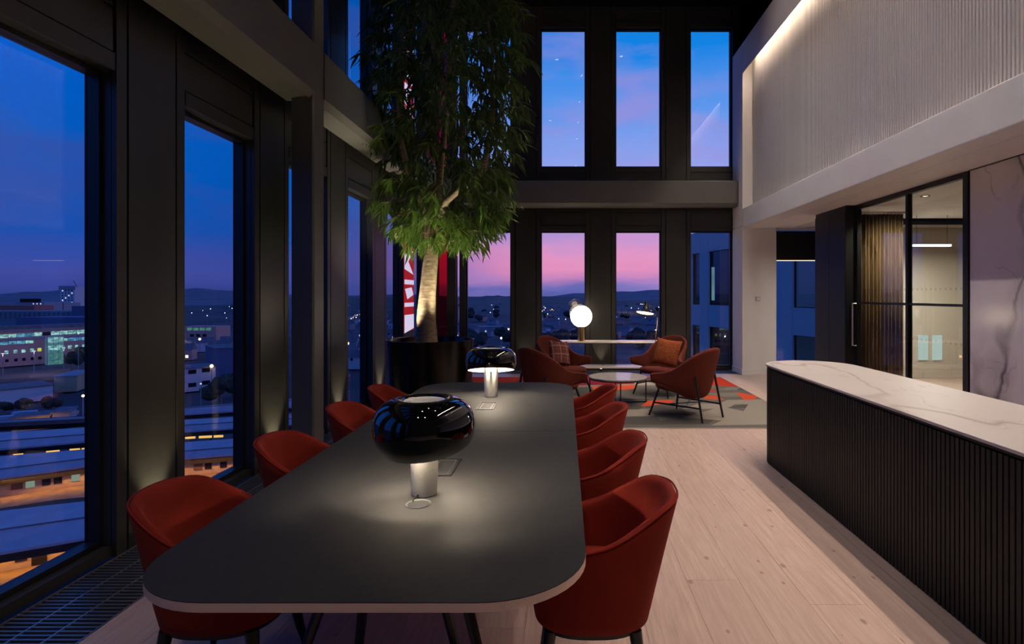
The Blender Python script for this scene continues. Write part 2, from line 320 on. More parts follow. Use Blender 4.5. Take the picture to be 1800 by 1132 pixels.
# ------------------------------------------------------------------ facades (left glass front, far glass front)
XP, YB = -2.66, 11.72
LOW, UPP = (.06, 2.88), (4.19, 7.08)
ZT = 7.5
WIN = [0]
def facade(name, label, org, u, v, openings, umin, umax, levels, zmin, ztop, wname='window', mats=('charcoal', 'black_frame', 'window_glass'), split=3.45, special=None):
    org, u, v = Vector(org), Vector(u), Vector(v)
    def bx(mb, u0, u1, v0, v1, z0, z1):
        mb.quadbox(org+u*((u0+u1)/2)+v*((v0+v1)/2)+Vector((0, 0, (z0+z1)/2)), u*((u1-u0)/2), v*((v1-v0)/2), (0, 0, (z1-z0)/2))
    wall = MB(); edges = [umin]+[e for o_ in openings for e in o_]+[umax]
    gaps = [(edges[i], edges[i+1]) for i in range(0, len(edges), 2)]
    for a, b in gaps: bx(wall, a, b, .03, .175, zmin, ztop)
    zs = [zmin]+[e for l_ in levels for e in l_]+[ztop]
    for a, b in openings:
        for i in range(0, len(zs), 2): bx(wall, a, b, .03, .175, zs[i], zs[i+1])
    wo = wall.build(name, mats[0]); tag(wo, label, kind='structure')
    for a, b in gaps:
        for z0, z1 in ((zmin, split), (split+.012, ztop)):
            if b-a > .35:
                for n_, s0, s1 in (('edge_strip', a, a+.078), ('pier_panel', a+.094, b-.094), ('edge_strip', b-.078, b)):
                    mb = MB(); bx(mb, s0, s1, 0, .034, z0, z1); mb.build(n_, mats[0], wo)
            elif b-a > .02:
                mb = MB(); bx(mb, a, b, 0, .034, z0, z1); mb.build('edge_strip', mats[0], wo)
    for a, b in openings:
        if b-a < .3: continue
        for z0, z1 in zip(zs[0::2], zs[1::2]):
            if z1-z0 < .3: continue
            for n_, q0, q1, lo in (('head_strip', z0, z0+.10, 0), ('spandrel_panel', z0+.114, split-.2 if z0 < split < z1 else z1-.10, .012), ('spandrel_panel', split-.19, z1-.11, .012), ('head_strip', z1-.10, z1, 0)):
                if q1-q0 < .03: continue
                if n_ == 'spandrel_panel' and q0 == split-.19 and not (z0 < split < z1): continue
                mb = MB(); bx(mb, a+.012, b-.012, lo, .034, q0, q1); mb.build(n_, mats[0], wo)
    for i, (a, b) in enumerate(openings):
        for j, (z0, z1) in enumerate(levels):
            WIN[0] += 1
            base = org+u*((a+b)/2)+v*.12+Vector((0, 0, z0))
            t = thing('%s_%d' % (wname, WIN[0]), '%s pane in the %s, %s' % (('red tinted' if special and special.get((i, j)) == 'red_glass' else 'tall clear glass'), label.split(',')[0], 'lower row' if j == 0 else 'upper row'), kind='structure', loc=base, group='%s glazing' % name)
            fw = .025 if b-a > .3 else .01
            def lb(u0, u1, v0, v1, q0, q1, n_, mt):
                mb = MB(); o_, base_ = u, v
                mb.quadbox(u*((u0+u1)/2)+v*((v0+v1)/2)+Vector((0, 0, (q0+q1)/2)), u*((u1-u0)/2), v*((v1-v0)/2), (0, 0, (q1-q0)/2)); return mb.build(n_, mt, t)
            hw = (b-a)/2; hh = z1-z0
            lb(-hw+.001, -hw+fw, -.035, .05, .001, hh-.001, 'frame_stile', mats[1]); lb(hw-fw, hw-.001, -.035, .05, .001, hh-.001, 'frame_stile', mats[1])
            lb(-hw+fw, hw-fw, -.035, .05, .001, .035, 'frame_rail', mats[1]); lb(-hw+fw, hw-fw, -.035, .05, hh-.03, hh-.001, 'frame_rail', mats[1])
            lb(-hw+fw, hw-fw, .034, .042, .035, hh-.03, 'pane', (special or {}).get((i, j), mats[2]))
    return wo
left_open = [(-1.024+1.5*k+.0, -1.024+1.5*k+.9) for k in range(0)]
piers = [(3.376+1.5*k, 3.98+1.5*k) for k in range(-3, 6)]
left_open = [(piers[i][1], piers[i+1][0]) for i in range(len(piers)-1)]
wl = facade('wall_left', 'charcoal metal window wall, facing the table', (XP, 0, 0), (0, 1, 0), (-1, 0, 0), left_open, piers[0][0]-1.0, YB+.32, [LOW, UPP], 0, ZT)
bo = [(-2.64, -2.43), (-2.25, -2.175), (-2.05, -1.11), (-.504, .434), (1.043, 1.992), (2.59, 3.45)]
wb = facade('wall_back', 'charcoal metal window wall, behind the lounge chairs', (0, YB, 0), (1, 0, 0), (0, 1, 0), bo, XP-.3, 3.60, [LOW, UPP], 0, ZT, special={(0, 0): 'red_glass', (0, 1): 'red_glass'})

# beams and the slim column that carries them
def beam_profile(): return [(0, 0), (.29, 0), (.29, .508), (0, .508)]
def beam(name, label, a, b, inward):
    """box beam along a->b; inward = direction of the room side"""
    a, b, n_ = Vector(a), Vector(b), Vector(inward); mb = MB(); d = (b-a)
    prof = [(0, .06), (.05, 0), (.29, 0), (.29, .508), (.02, .508), (0, .49)]      # distance outward from the room face, height
    vs = [a-n_*o_+Vector((0, 0, z)) for o_, z in prof]+[b-n_*o_+Vector((0, 0, z)) for o_, z in prof]; k = len(prof)
    mb.add(vs, [tuple(range(k)), tuple(range(k, 2*k))]+[(i, (i+1) % k, k+(i+1) % k, k+i) for i in range(k)])
    return tag(mb.build(name, 'charcoal_beam'), label, kind='structure')
ZB = 3.326
beam('trim_1', 'grey boxed steel beam above the near windows', (-2.25, -2.0, ZB), (-2.25, 5.20, ZB), (1, 0, 0))
beam('trim_2', 'grey boxed steel beam behind the tree crown', (-2.25, 5.33, ZB), (-2.25, 11.30, ZB), (1, 0, 0))
beam('trim_3', 'grey boxed steel beam across the far windows', (-2.2, 11.31, ZB), (3.50, 11.31, ZB), (0, -1, 0))
mb = MB(); mb.prism([(-2.46, 5.12), (-2.275, 5.12), (-2.26, 5.135), (-2.26, 5.33), (-2.275, 5.345), (-2.46, 5.345)], 0, ZT)
tag(mb.build('trim_4', 'charcoal_beam'), 'slim grey steel column between two windows beside the table', kind='structure')

# trench grilles along both glass fronts
t = thing('floor_grille', 'metal trench grille with cross slats along the near window wall', 'grille', (-2.415, 6, 0))
mb = MB(); mb.box(-.010, -.0, -.001, .001, 0, .001)
slat = MB().box(-.235, .235, -.006, .006, -.022, -.001).mesh('slat', 'grille_metal')
for k in range(300): link('slat', slat, t, loc=(0, -4.9+k*.0325, 0))
for x in (-.242, .238): MB().box(x, x+.006, -5.0, 4.9, -.028, .002).build('edge_rail', 'trim_metal', t)
for x in (-.08, .08): MB().box(x-.003, x+.003, -5.0, 4.9, -.012, .000).build('cross_wire', 'trim_metal', t)
MB().box(-.236, .238, -5.0, 4.9, -.06, -.035).build('trench_bed', 'recess_black', t)
t = thing('floor_grille', 'fine metal trench grille under the far windows', 'grille', (.7, 11.475, 0))
mb = MB()
for k in range(165): x = -2.7+k*.033; mb.box(x-.006, x+.006, -.235, .235, -.022, -.001)
o = mb.build('slats', 'grille_metal', t); o['kind'] = 'stuff'
for y in (-.243, .237): MB().box(-2.74, 2.74, y, y+.006, -.028, .002).build('edge_rail', 'trim_metal', t)
MB().box(-2.74, 2.74, -.237, .237, -.06, -.035).build('trench_bed', 'recess_black', t)

# floor of wide whitened planks
fl = MB(); fl.box(XP-.3, 8.4, -3, YB+.3, -.20, -.065); fl.box(-2.168, 8.4, -3, 11.226, -.0649, -.026)
fl = tag(fl.build('floor', 'recess_black'), 'wide whitened timber plank floor', kind='structure')
pk = MB().box(0, 1, 0, 1, 0, 1).mesh('plank', 'floor_timber'); x = -2.168; PW = .283
while x < 8.3:
    y = -3.0-random.random()*2.5
    while y < 11.226:
        y1 = min(y+random.choice((3.2, 3.9, 4.6)), 11.226); y0 = max(y, -3.0)
        if y1 > y0+.01:
            o = link('plank', pk, fl, loc=(x+.001, y0+.001, -.026)); o.scale = (PW-.0016, y1-y0-.0016, .026)
        y = y1
    x += PW

# ceiling, rear, and the white box on the right
tag(MB().box(XP-.3, 8.4, -3, YB+.3, ZT, ZT+.15).build('ceiling', 'black_ceiling'), 'black ceiling high above the lounge', kind='structure')
tag(MB().box(XP-.3, 8.4, -3.2, -3, -.2, ZT).build('wall_rear', 'plaster_panel'), 'dark wall facing the windows across the hall', kind='structure')
tag(MB().box(3.92, 4.05, -3, YB, 6.46, ZT).build('wall_upper', 'black_ceiling'), 'black wall above the white fluted box', kind='structure')
XW, XR = 3.454, 3.645
wr = MB(); wr.box(XR+.0445, XR+.10, -3, 11.07, 2.90, 6.12)
principled('flute_shade', (.27, .255, .25), .7)  # backing darkened to paint in the shade between the ribs
wr = tag(wr.build('wall_right', 'flute_shade'), 'white boxed wall with a recessed fluted panel and hidden light strip', kind='structure')
MB().box(XW, XR+.10, -3, 11.068, 2.86, 3.236).build('lower_fascia', 'white_paint', wr, bevel=.012)
MB().box(XW, XW+.012, -3, 11.068, 5.87, 6.455).build('upper_fascia', 'white_paint', wr, bevel=.004)
MB().box(XW+.012, 3.92, -3, 11.068, 6.12, 6.455).build('top_cap', 'white_paint', wr)
MB().box(XW, 3.92, 11.07, 11.718, 2.905, 6.455).build('end_frame', 'white_paint', wr, bevel=.004)
rib = MB().box(XR, XR+.045, -.0125, .0125, 3.236, 6.119).mesh('rib', 'rib_white')
for k in range(220): link('rib', rib, wr, loc=(0, 11.035-k*.0445, 0))
sl = MB().box(3.597, 3.627, 1.0, 10.85, 6.090, 6.112).build('light_strip', 'led_strip', wr)
lamp('AREA', 'cove_light', (3.612, 5.9, 6.082), 92, (1, .77, .63), rot=(0, math.radians(20), 0), parent=wr, shape='RECTANGLE', size=.03, size_y=9.9, spread=math.radians(100))
# column under the box
pc = MB().box(XW, 3.642, 11.07, 11.718, 0, 2.893); pc.box(3.642, 4.162, 11.20, 11.718, 0, 2.893)
pc = tag(pc.build('wall_end', 'white_paint'), 'white square pier at the end of the fluted box', kind='structure')
sk = MB().box(XW-.012, 3.654, 11.058, 11.07, 0, .11); sk.box(XW-.012, XW, 11.07, 11.718, 0, .11); sk.box(3.654, 4.162, 11.188, 11.20, 0, .11); sk.build('skirting', 'white_paint', pc)
sw = MB().quadbox((3.80, 11.192, 1.48), (.045, 0, 0), (0, .008, 0), (0, 0, .045)).build('switch_plate', 'console_white', pc, bevel=.003)
MB().quadbox((3.80, 11.180, 1.48), (.02, 0, 0), (0, .004, 0), (0, 0, .02)).build('switch', 'white_paint', sw)
# soffit
tag(MB().box(3.60, 8.4, YB+.03, YB+.32, 2.95, ZT).build('wall_back_upper', 'black_ceiling'), 'black upper wall behind the white box', kind='structure')
so = MB().box(XR+.10, 8.4, -3, 9.7, 2.862, 2.95); so.box(XR+.10, 4.42, 9.7, 11.068, 2.862, 2.95)
so = tag(so.build('ceiling_soffit', 'white_paint'), 'white plaster soffit over the counter', kind='structure')
MB().box(4.16, 8.4, 11.069, 11.5, 2.86, 2.95).build('soffit_edge', 'white_paint', so)
for k in range(9): MB().quadbox((4.52+k*.11, 10.38, 2.90), (.008, 0, .03), (0, .67, 0), (.03, 0, -.008)).build('air_slat', 'rib_white', so)
MB().box(4.42, 8.4, 9.7, 11.069, 2.99, 3.0).build('plenum', 'recess_black', so)
# passage window beside the pier: dark blind box, light line and glass
t = thing('window_%d' % (WIN[0]+1), 'passage window with black blind box beside the white pier', kind='structure', loc=(4.8, YB, 0)); WIN[0] += 1
MB().box(-.638, 3.5, -.10, .05, 2.27, 2.86).build('blind_box', 'recess_black', t); MB().box(-.638, .42, -.11, -.095, 2.250, 2.268).build('light_line', 'shelf_light', t)
MB().box(-.638, .42, .0, .01, .04, 2.245).build('pane', 'window_glass', t); MB().box(.42, .52, -.03, .08, 0, 2.245).build('frame_stile', 'black_frame', t); MB().box(-.638, .42, -.02, .06, 0, .04).build('frame_rail', 'black_frame', t)
MB().box(.52, 3.6, -.02, .08, 0, 2.245).build('infill_panel', 'charcoal', t)
# dark cupboard block, glazed meeting room, marble wall
XG = 4.27
t = thing('cupboard', 'tall matt black cupboard block beside the glazed room', 'cupboard', (4.4, 8.8, 0))
MB().box(-.30, -.08, -.50, .50, 0, 2.861).build('body', 'black_frame', t)
MB().box(-.312, -.301, -.495, -.003, .05, 2.80).build('door', 'black_frame', t); MB().box(-.312, -.301, .003, .495, .05, 2.80).build('door', 'black_frame', t)
dr = thing('door_1', 'black framed sliding glass wall of the meeting room', kind='structure', loc=(XG, 7.1, 0))
for n_, a, b, c_, d_ in (('top_rail', -1.08, 1.19, 2.80, 2.862), ('bottom_rail', -1.08, 1.19, 0, .05)): MB().box(-.03, .03, a, b, c_, d_).build(n_, 'black_frame', dr)
for y in (-1.08, -.06, 1.15): MB().box(-.03, .03, y, y+.045, .05, 2.80).build('mullion', 'black_frame', dr)
for a, b in ((-1.035, -.06), (-.015, 1.15)):
    MB().box(-.02, .02, a, b, 1.425, 1.455).build('mid_rail', 'black_frame', dr); pn = MB().box(-.005, .005, a, b, .05, 1.425).build('pane', 'partition_glass', dr); MB().box(-.005, .005, a, b, 1.455, 2.80).build('pane', 'partition_glass', dr)
    dt = MB()
    for k in range(int((b-a)/.085)):
        for z in (1.02, 1.62):
            c_ = Vector((-.007, a+.05+k*.085, z)); r = .016
            dt.add([c_]+[c_+Vector((0, r*math.cos(q*math.pi/4), r*math.sin(q*math.pi/4))) for q in range(8)], [(0, q+1, (q+1) % 8+1) for q in range(8)])
    o = dt.build('dot_row', 'smoke_globe', dr); o['kind'] = 'stuff'
hd = MB(); hd.tube([(-.035, 1.17, 1.43), (-.09, 1.17, 1.43), (-.09, 1.17, .82), (-.035, 1.17, .82)], .011, 8).build('pull_handle', 'trim_metal', dr, True)
mw = thing('wall_marble', 'polished veined white marble wall beside the glazed room', kind='structure', loc=(XG, 5.992, 0))
for k in range(5): MB().box(-.01, .12, -.006-1.6*(k+1), -.010-1.6*k, .0, 2.855).build('marble_slab', 'wall_marble', mw)
MB().box(-.03, .10, 0, .025, 0, 2.86).build('edge_trim', 'black_frame', mw); MB().box(-.03, .12, -8.1, -.012, 2.855, 2.885).build('edge_trim', 'black_frame', mw)
# inside the glazed room
ro = MB().box(XG+.05, 8.4, YB-.10, YB-.05, 2.27, 2.86)
tag(MB().box(8.3, 8.4, -3, YB, 0, 2.95).build('wall_far_right', 'cream_wall'), 'cream end wall of the meeting room', kind='structure')
tag(MB().box(4.95, 8.3, 10.55, 10.66, 0, 2.862).build('wall_meeting', 'cream_wall'), 'cream back wall of the meeting room', kind='structure')
pp = []
for k in range(161):
    q = k/160; pp.append((4.36+q*.60, 8.36+.045*math.sin(q*math.pi*2*11)+.010*math.sin(q*47)))
mb = MB(); n_ = len(pp); mb.add([(x, y, .02) for x, y in pp]+[(x, y, 2.74) for x, y in pp], [(i, i+1, n_+i+1, n_+i) for i in range(n_-1)])
cu = thing('curtain', 'pleated tan curtain hanging behind the glass wall', 'curtain', (0, 0, 0)); mb.build('cloth', 'curtain', cu, True, solid=.004)
MB().box(4.34, 4.98, 8.31, 8.41, 2.745, 2.775).build('track', 'trim_metal', cu)
t = thing('pendant_light', 'slim white linear light hanging in the meeting room', 'light', (6.0, 9.3, 2.35))
MB().box(-.30, .30, -.03, .03, 0, .03).build('tube', 'office_tube', t)
for x in (-.25, .25): MB().tube([(x, 0, .03), (x, 0, .511)], .003, 6).build('wire', 'black_metal', t)
lamp('AREA', 'tube_light', (0, 0, -.01), 60, (1, .93, .82), parent=t, shape='RECTANGLE', size=.7, size_y=.1)
t = thing('downlight', 'added downlight in the meeting room ceiling, brightening the curtain', 'light', (4.75, 7.5, 2.85))  # added lamp, there to brighten the curtain
MB().lathe([(.045, .011), (.052, .0), (.058, .0), (.06, .011)], 20).build('trim_ring', 'black_metal', t, True); MB().lathe([(.001, .010), (.046, .010)], 16).build('lens', 'downlight_lens', t)
lamp('SPOT', 'downlight_beam', (0, 0, -.01), 75, (1, .86, .66), rot=(math.radians(25), 0, 0), parent=t, spot_size=math.radians(110), spot_blend=.8, shadow_soft_size=.04)  # beam of the added downlight, brightening the curtain
t = thing('far_window_glow', 'pair of pale glowing panels low on the meeting room wall, for lit windows beyond', 'panel', (6.75, 10.545, .35))  # glowing panels stand in for lit windows seen beyond the room
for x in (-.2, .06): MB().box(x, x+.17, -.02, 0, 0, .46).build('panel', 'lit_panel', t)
t = thing('ceiling_grille', 'linear air grille in the meeting room ceiling', 'grille', (6.4, 10.3, 2.80))
for k in range(7): MB().box(-1.3, 1.3, -.2+k*.06, -.17+k*.06, 0, .05).build('slat', 'rib_white', t)
MB().box(-1.35, 1.35, -.24, -.20, .0, .06).build('border', 'black_frame', t)

# ------------------------------------------------------------------ carpet with angular colour patches
RX0, RX1, RY0, RY1 = -2.12, 2.93, 6.62, 10.72
cp = MB(); cp.box(RX0, RX1, RY0, RY1, 0, .008)
CM = ['carpet_mid', 'carpet_dark', 'carpet_light', 'carpet_pale', 'carpet_red', 'carpet_orange', 'carpet_wine']
def clip(poly):
    for ax, lim, sgn in ((0, RX0+.004, 1), (0, RX1-.004, -1), (1, RY0+.004, 1), (1, RY1-.004, -1)):
        out = []
        for i, p in enumerate(poly):
            q = poly[(i+1) % len(poly)]; a = (p[ax]-lim)*sgn; b = (q[ax]-lim)*sgn
            if a >= 0: out.append(p)
            if a*b < 0: k = a/(a-b); out.append((p[0]+(q[0]-p[0])*k, p[1]+(q[1]-p[1])*k))
        poly = out
        if len(poly) < 3: return None
    return poly
zc = [.0084]
def patch(poly, mi):
    poly = clip(poly)
    if poly: cp.add([(x, y, zc[0]) for x, y in poly], [tuple(range(len(poly)))], mi); zc[0] += .000006
rr = random.Random(3)
for j in range(9):
    for i in range(9):
        x = RX0+.1+i*.62+rr.uniform(-.2, .2); y = RY0+.1+j*.5+rr.uniform(-.15, .15); sw_ = rr.uniform(-.5, .5); w_ = rr.uniform(.35, .8); h_ = rr.uniform(.2, .5)
        patch([(x, y), (x+w_, y+rr.uniform(-.06, .06)), (x+w_+sw_*.6, y+h_), (x+sw_, y+h_*rr.uniform(.6, 1.1))], rr.choice((0, 1, 2, 2, 1, 3)))
def gp(*pts): return [tuple(G(px, py)[:2]) for px, py in pts]
patch([(RX0, 10.15), (1.4, 10.2), (1.7, 10.8), (RX0, 10.8)], 6); patch([(-1.9, 10.3), (-.9, 10.25), (-.4, 10.8), (-1.9, 10.8)], 4); patch([(.2, 9.7), (1.2, 9.9), (1.3, 10.3), (-.3, 10.35)], 6)
patch(gp((1236, 664), (1272, 663), (1305, 681), (1240, 678)), 4); patch(gp((1243, 681), (1262, 691), (1240, 688)), 4)
patch(gp((1293, 690), (1334, 697), (1324, 704), (1308, 704)), 5); patch(gp((1040, 681), (1120, 677), (1114, 685), (1054, 688), (1047, 692)), 5)
patch(gp((1126, 715), (1140, 705), (1186, 704), (1182, 709), (1138, 715)), 5); patch(gp((1230, 697), (1258, 696), (1275, 704), (1240, 703)), 5)
patch(gp((1010, 690), (1030, 682), (1060, 700), (1030, 705)), 1); patch(gp((1315, 712), (1420, 712), (1420, 722), (1300, 735)), 3); patch(gp((1200, 735), (1270, 716), (1335, 730), (1290, 742)), 3)
patch(gp((830, 669), (900, 664), (910, 672), (840, 676)), 4)
cp = tag(cp.build('carpet', CM), 'grey carpet with angular red and orange patches under the lounge chairs', 'carpet')
tag(MB().box(RX0, RX1, RY0-.014, RY0-.001, 0, .009).build('edge_strip', 'trim_metal'), 'pale metal strip between carpet and timber floor', 'strip')

# ------------------------------------------------------------------ counter
XC0, XC1, YC = 1.86, 2.67, 5.20; RC = (XC1-XC0)/2; XCM = (XC0+XC1)/2; YN = -.6
def capsule(off, k=28):
    r = RC+off; return [(XC1+off, YN)]+[(XCM+r*math.cos(math.pi*i/k), YC+r*math.sin(math.pi*i/k)) for i in range(k+1)]+[(XC0-off, YN)]
ct = thing('counter', 'black fluted counter with rounded end and white marble top', 'counter', (0, 0, 0))
MB().prism(capsule(-.035), 0, .878).build('body', 'recess_black', ct)
MB().prism(capsule(.0), .893, .909).build('worktop', 'counter_marble', ct, bevel=.003)
MB().prism(capsule(-.012), .878, .893).build('shadow_gap', 'recess_black', ct)
rb = MB().box(-.012, .012, -.012, .012, .004, .870).mesh('rib', 'rib_black')
y = YN+.03; PIT = .0335
while y < YC:
    link('rib', rb, ct, loc=(XC0+.022, y, 0)); y += PIT
k = int(math.pi*(RC-.022)/PIT)
for i in range(k+1):
    a = math.pi-math.pi*i/k; r = RC-.022
    o = link('rib', rb, ct, loc=(XCM+r*math.cos(a), YC+r*math.sin(a), 0)); o.rotation_euler = (0, 0, a)
y = YC-.04
while y > 3.2: link('rib', rb, ct, loc=(XC1-.022, y, 0)); y -= PIT

# ------------------------------------------------------------------ long table
TX0, TX1, TY0, TY1, TZ = -1.262, .066, 1.50, 5.29, .74
tb = thing('meeting_table', 'long charcoal table with rounded corners and pale plywood edge', 'table', ((TX0+TX1)/2, (TY0+TY1)/2, 0))
hx_, hy_ = (TX1-TX0)/2, (TY1-TY0)/2
full = roundrect(-hx_, hx_, -hy_, hy_, .30, 12)
def half(sgn):
    o_ = [p for p in full if p[1]*sgn > 0]; pts = [(x, y) for x, y in o_]
    pts += [(-hx_ if sgn > 0 else hx_, .0015*sgn), (hx_ if sgn > 0 else -hx_, .0015*sgn)]
    pts.sort(key=lambda p: math.atan2(p[1]-sgn*.9, p[0])); return pts
for s in (-1, 1):
    tp = MB(); tp.cur = 0; poly = half(s); tp.prism(poly, TZ-.027, TZ-.0025)
    MBt = tp.build('table_core', 'plywood_edge', tb)
    MB().prism(poly, TZ-.0024, TZ).build('table_top', 'table_lino', tb)
for yc in (-1.35, 1.35):
    for s in (-1, 1):
        MB().tube([(s*.18, yc, TZ-.03), (s*.40, yc-.16, .0)], [.022, .016], 8).build('leg', 'black_metal', tb, True)
        MB().tube([(s*.10, yc, TZ-.03), (s*.22, yc+.16, .0)], [.022, .016], 8).build('leg', 'black_metal', tb, True)
    MB().box(-.42, .42, yc-.03, yc+.03, TZ-.07, TZ-.0275).build('leg_bracket', 'black_metal', tb)
MB().box(-.03, .03, -1.32, 1.32, TZ-.08, TZ-.0275).build('spine_beam', 'black_metal', tb)
for yy in (2.68, 4.16):
    q = thing('power_hatch', 'flush power hatch let into the table %s' % ('behind the larger near lamp' if yy < 3 else 'in front of the far lamp'), 'hatch', (-.57, yy, TZ+.0002))
    fr = MB()
    for x0, x1, y0, y1 in ((-.062, .062, -.135, -.128), (-.062, .062, .128, .135), (-.062, -.055, -.128, .128), (.055, .062, -.128, .128)): fr.box(x0, x1, y0, y1, 0, .003)
    fr.build('frame', 'black_metal', q); MB().box(-.055, .055, -.128, .128, 0, .001).build('lid', 'table_lino', q)
    l2 = MB()
    for x0, x1, y0, y1 in ((-.040, .040, -.110, -.107), (-.040, .040, .107, .110), (-.040, -.037, -.107, .107), (.037, .040, -.107, .107)): l2.box(x0, x1, y0, y1, .001, .002)
    l2.build('lid_line', 'grille_metal', q)

# ------------------------------------------------------------------ mushroom table lamps
def table_lamp(label, loc, rz, group):
    t = thing('table_lamp', label, 'lamp', loc, rz, group)
    n = 40                                                  # local -Y is the side the shade opens to
    st_ = MB(); prof = [(.046, 0), (.050, .003), (.0535, .06), (.056, .15), (.0565, .24), (.050, .245)]
    st_.lathe(prof, n); st_.add([(0, 0, 0)]+[], []); st_.build('base', 'lamp_marble', t, True)
    prof_o = [(.002, .330), (.030, .332), (.054, .340), (.070, .354), (.080, .378), (.088, .388), (.105, .392), (.130, .388), (.160, .374), (.185, .350), (.200, .320), (.2055, .285), (.202, .25), (.192, .215), (.176, .185), (.155, .16), (.130, .142)]
    prof_i = [(r-.006, z+(.0 if z < .34 else -.006)) for r, z in prof_o]
    def cut(prof, inside):
        bm = bmesh.new(); vs = [[bm.verts.new((r*math.cos(2*math.pi*k/n), r*math.sin(2*math.pi*k/n), z)) for k in range(n)] for r, z in prof]
        for i in range(len(prof)-1):
            for k in range(n): bm.faces.new((vs[i][k], vs[i][(k+1) % n], vs[i+1][(k+1) % n], vs[i+1][k]))
        nrm = Vector((0, math.sin(math.radians(13)), math.cos(math.radians(13)))); co = Vector((0, 0, .208))
        bmesh.ops.bisect_plane(bm, geom=bm.verts[:]+bm.edges[:]+bm.faces[:], plane_co=co, plane_no=nrm, clear_inner=True)
        bmesh.ops.recalc_face_normals(bm, faces=bm.faces)
        me = bpy.data.meshes.new('shade'); bm.to_mesh(me); bm.free(); return me
    me = cut(prof_o, False); me.materials.append(MATS['gloss_black']); sh = link('shade', me, t, True)
    me = cut(prof_i, True); me.materials.append(MATS['lamp_white_inside']); link('shade_lining', me, sh, 'all')
    glint_dots = MB()  # vent dots coloured white as glints of mirrored ceiling lights
    for k in range(10):
        a = 2*math.pi*k/10; glint_dots.lathe([(.003, .3325), (.0008, .3326)], 8, .022*math.cos(a), .025*math.sin(a))
    glint_dots.build('vent_glints', 'lamp_white_inside', sh)
    bulb = MB(); bulb.lathe([(.012, .246), (.014, .26), (.022, .275), (.024, .288), (.016, .298), (.002, .301)], 16); bulb.build('bulb', 'disc_glow', t, True)
    kn = MB(); kn.tube([(0, -.055, .20), (0, -.075, .20)], .008, 10); kn.build('dimmer_knob', 'black_metal', t, True)
    fl_ = MB(); fl_.tube([(0, .050, .012), (.004, .085, .006), (-.002, .095, .004)], .003, 6); fl_.build('cord', 'black_metal', t, True)
    for yy_, pw_ in ((-.085, 13), (.075, 9)): lamp('POINT', 'lamp_light', (0, yy_, .290), pw_, (1, .83, .62), parent=t, shadow_soft_size=.02)
    return t
table_lamp('glossy black mushroom lamp on the near half of the table, shade tipped away', (-.573, 2.32, TZ+.0002), math.pi-.25, 'mushroom table lamps')
table_lamp('glossy black mushroom lamp on the far half of the table beside the planter', (-.592, 4.56, TZ+.0002), .12, 'mushroom table lamps')
q = thing('cable_grommet', 'round metal cable grommet in the table beside the near lamp base', 'grommet', (-.568, 2.205, TZ+.0002))
gm = MB(); gm.lathe([(.040, 0), (.046, .003), (.049, .003), (.050, 0)], 32, closed=True); gm.build('ring', 'grille_metal', q, True); MB().prism(superell(.040, .040, 2, 28), 0, .0012).build('cap', 'table_lino', q)

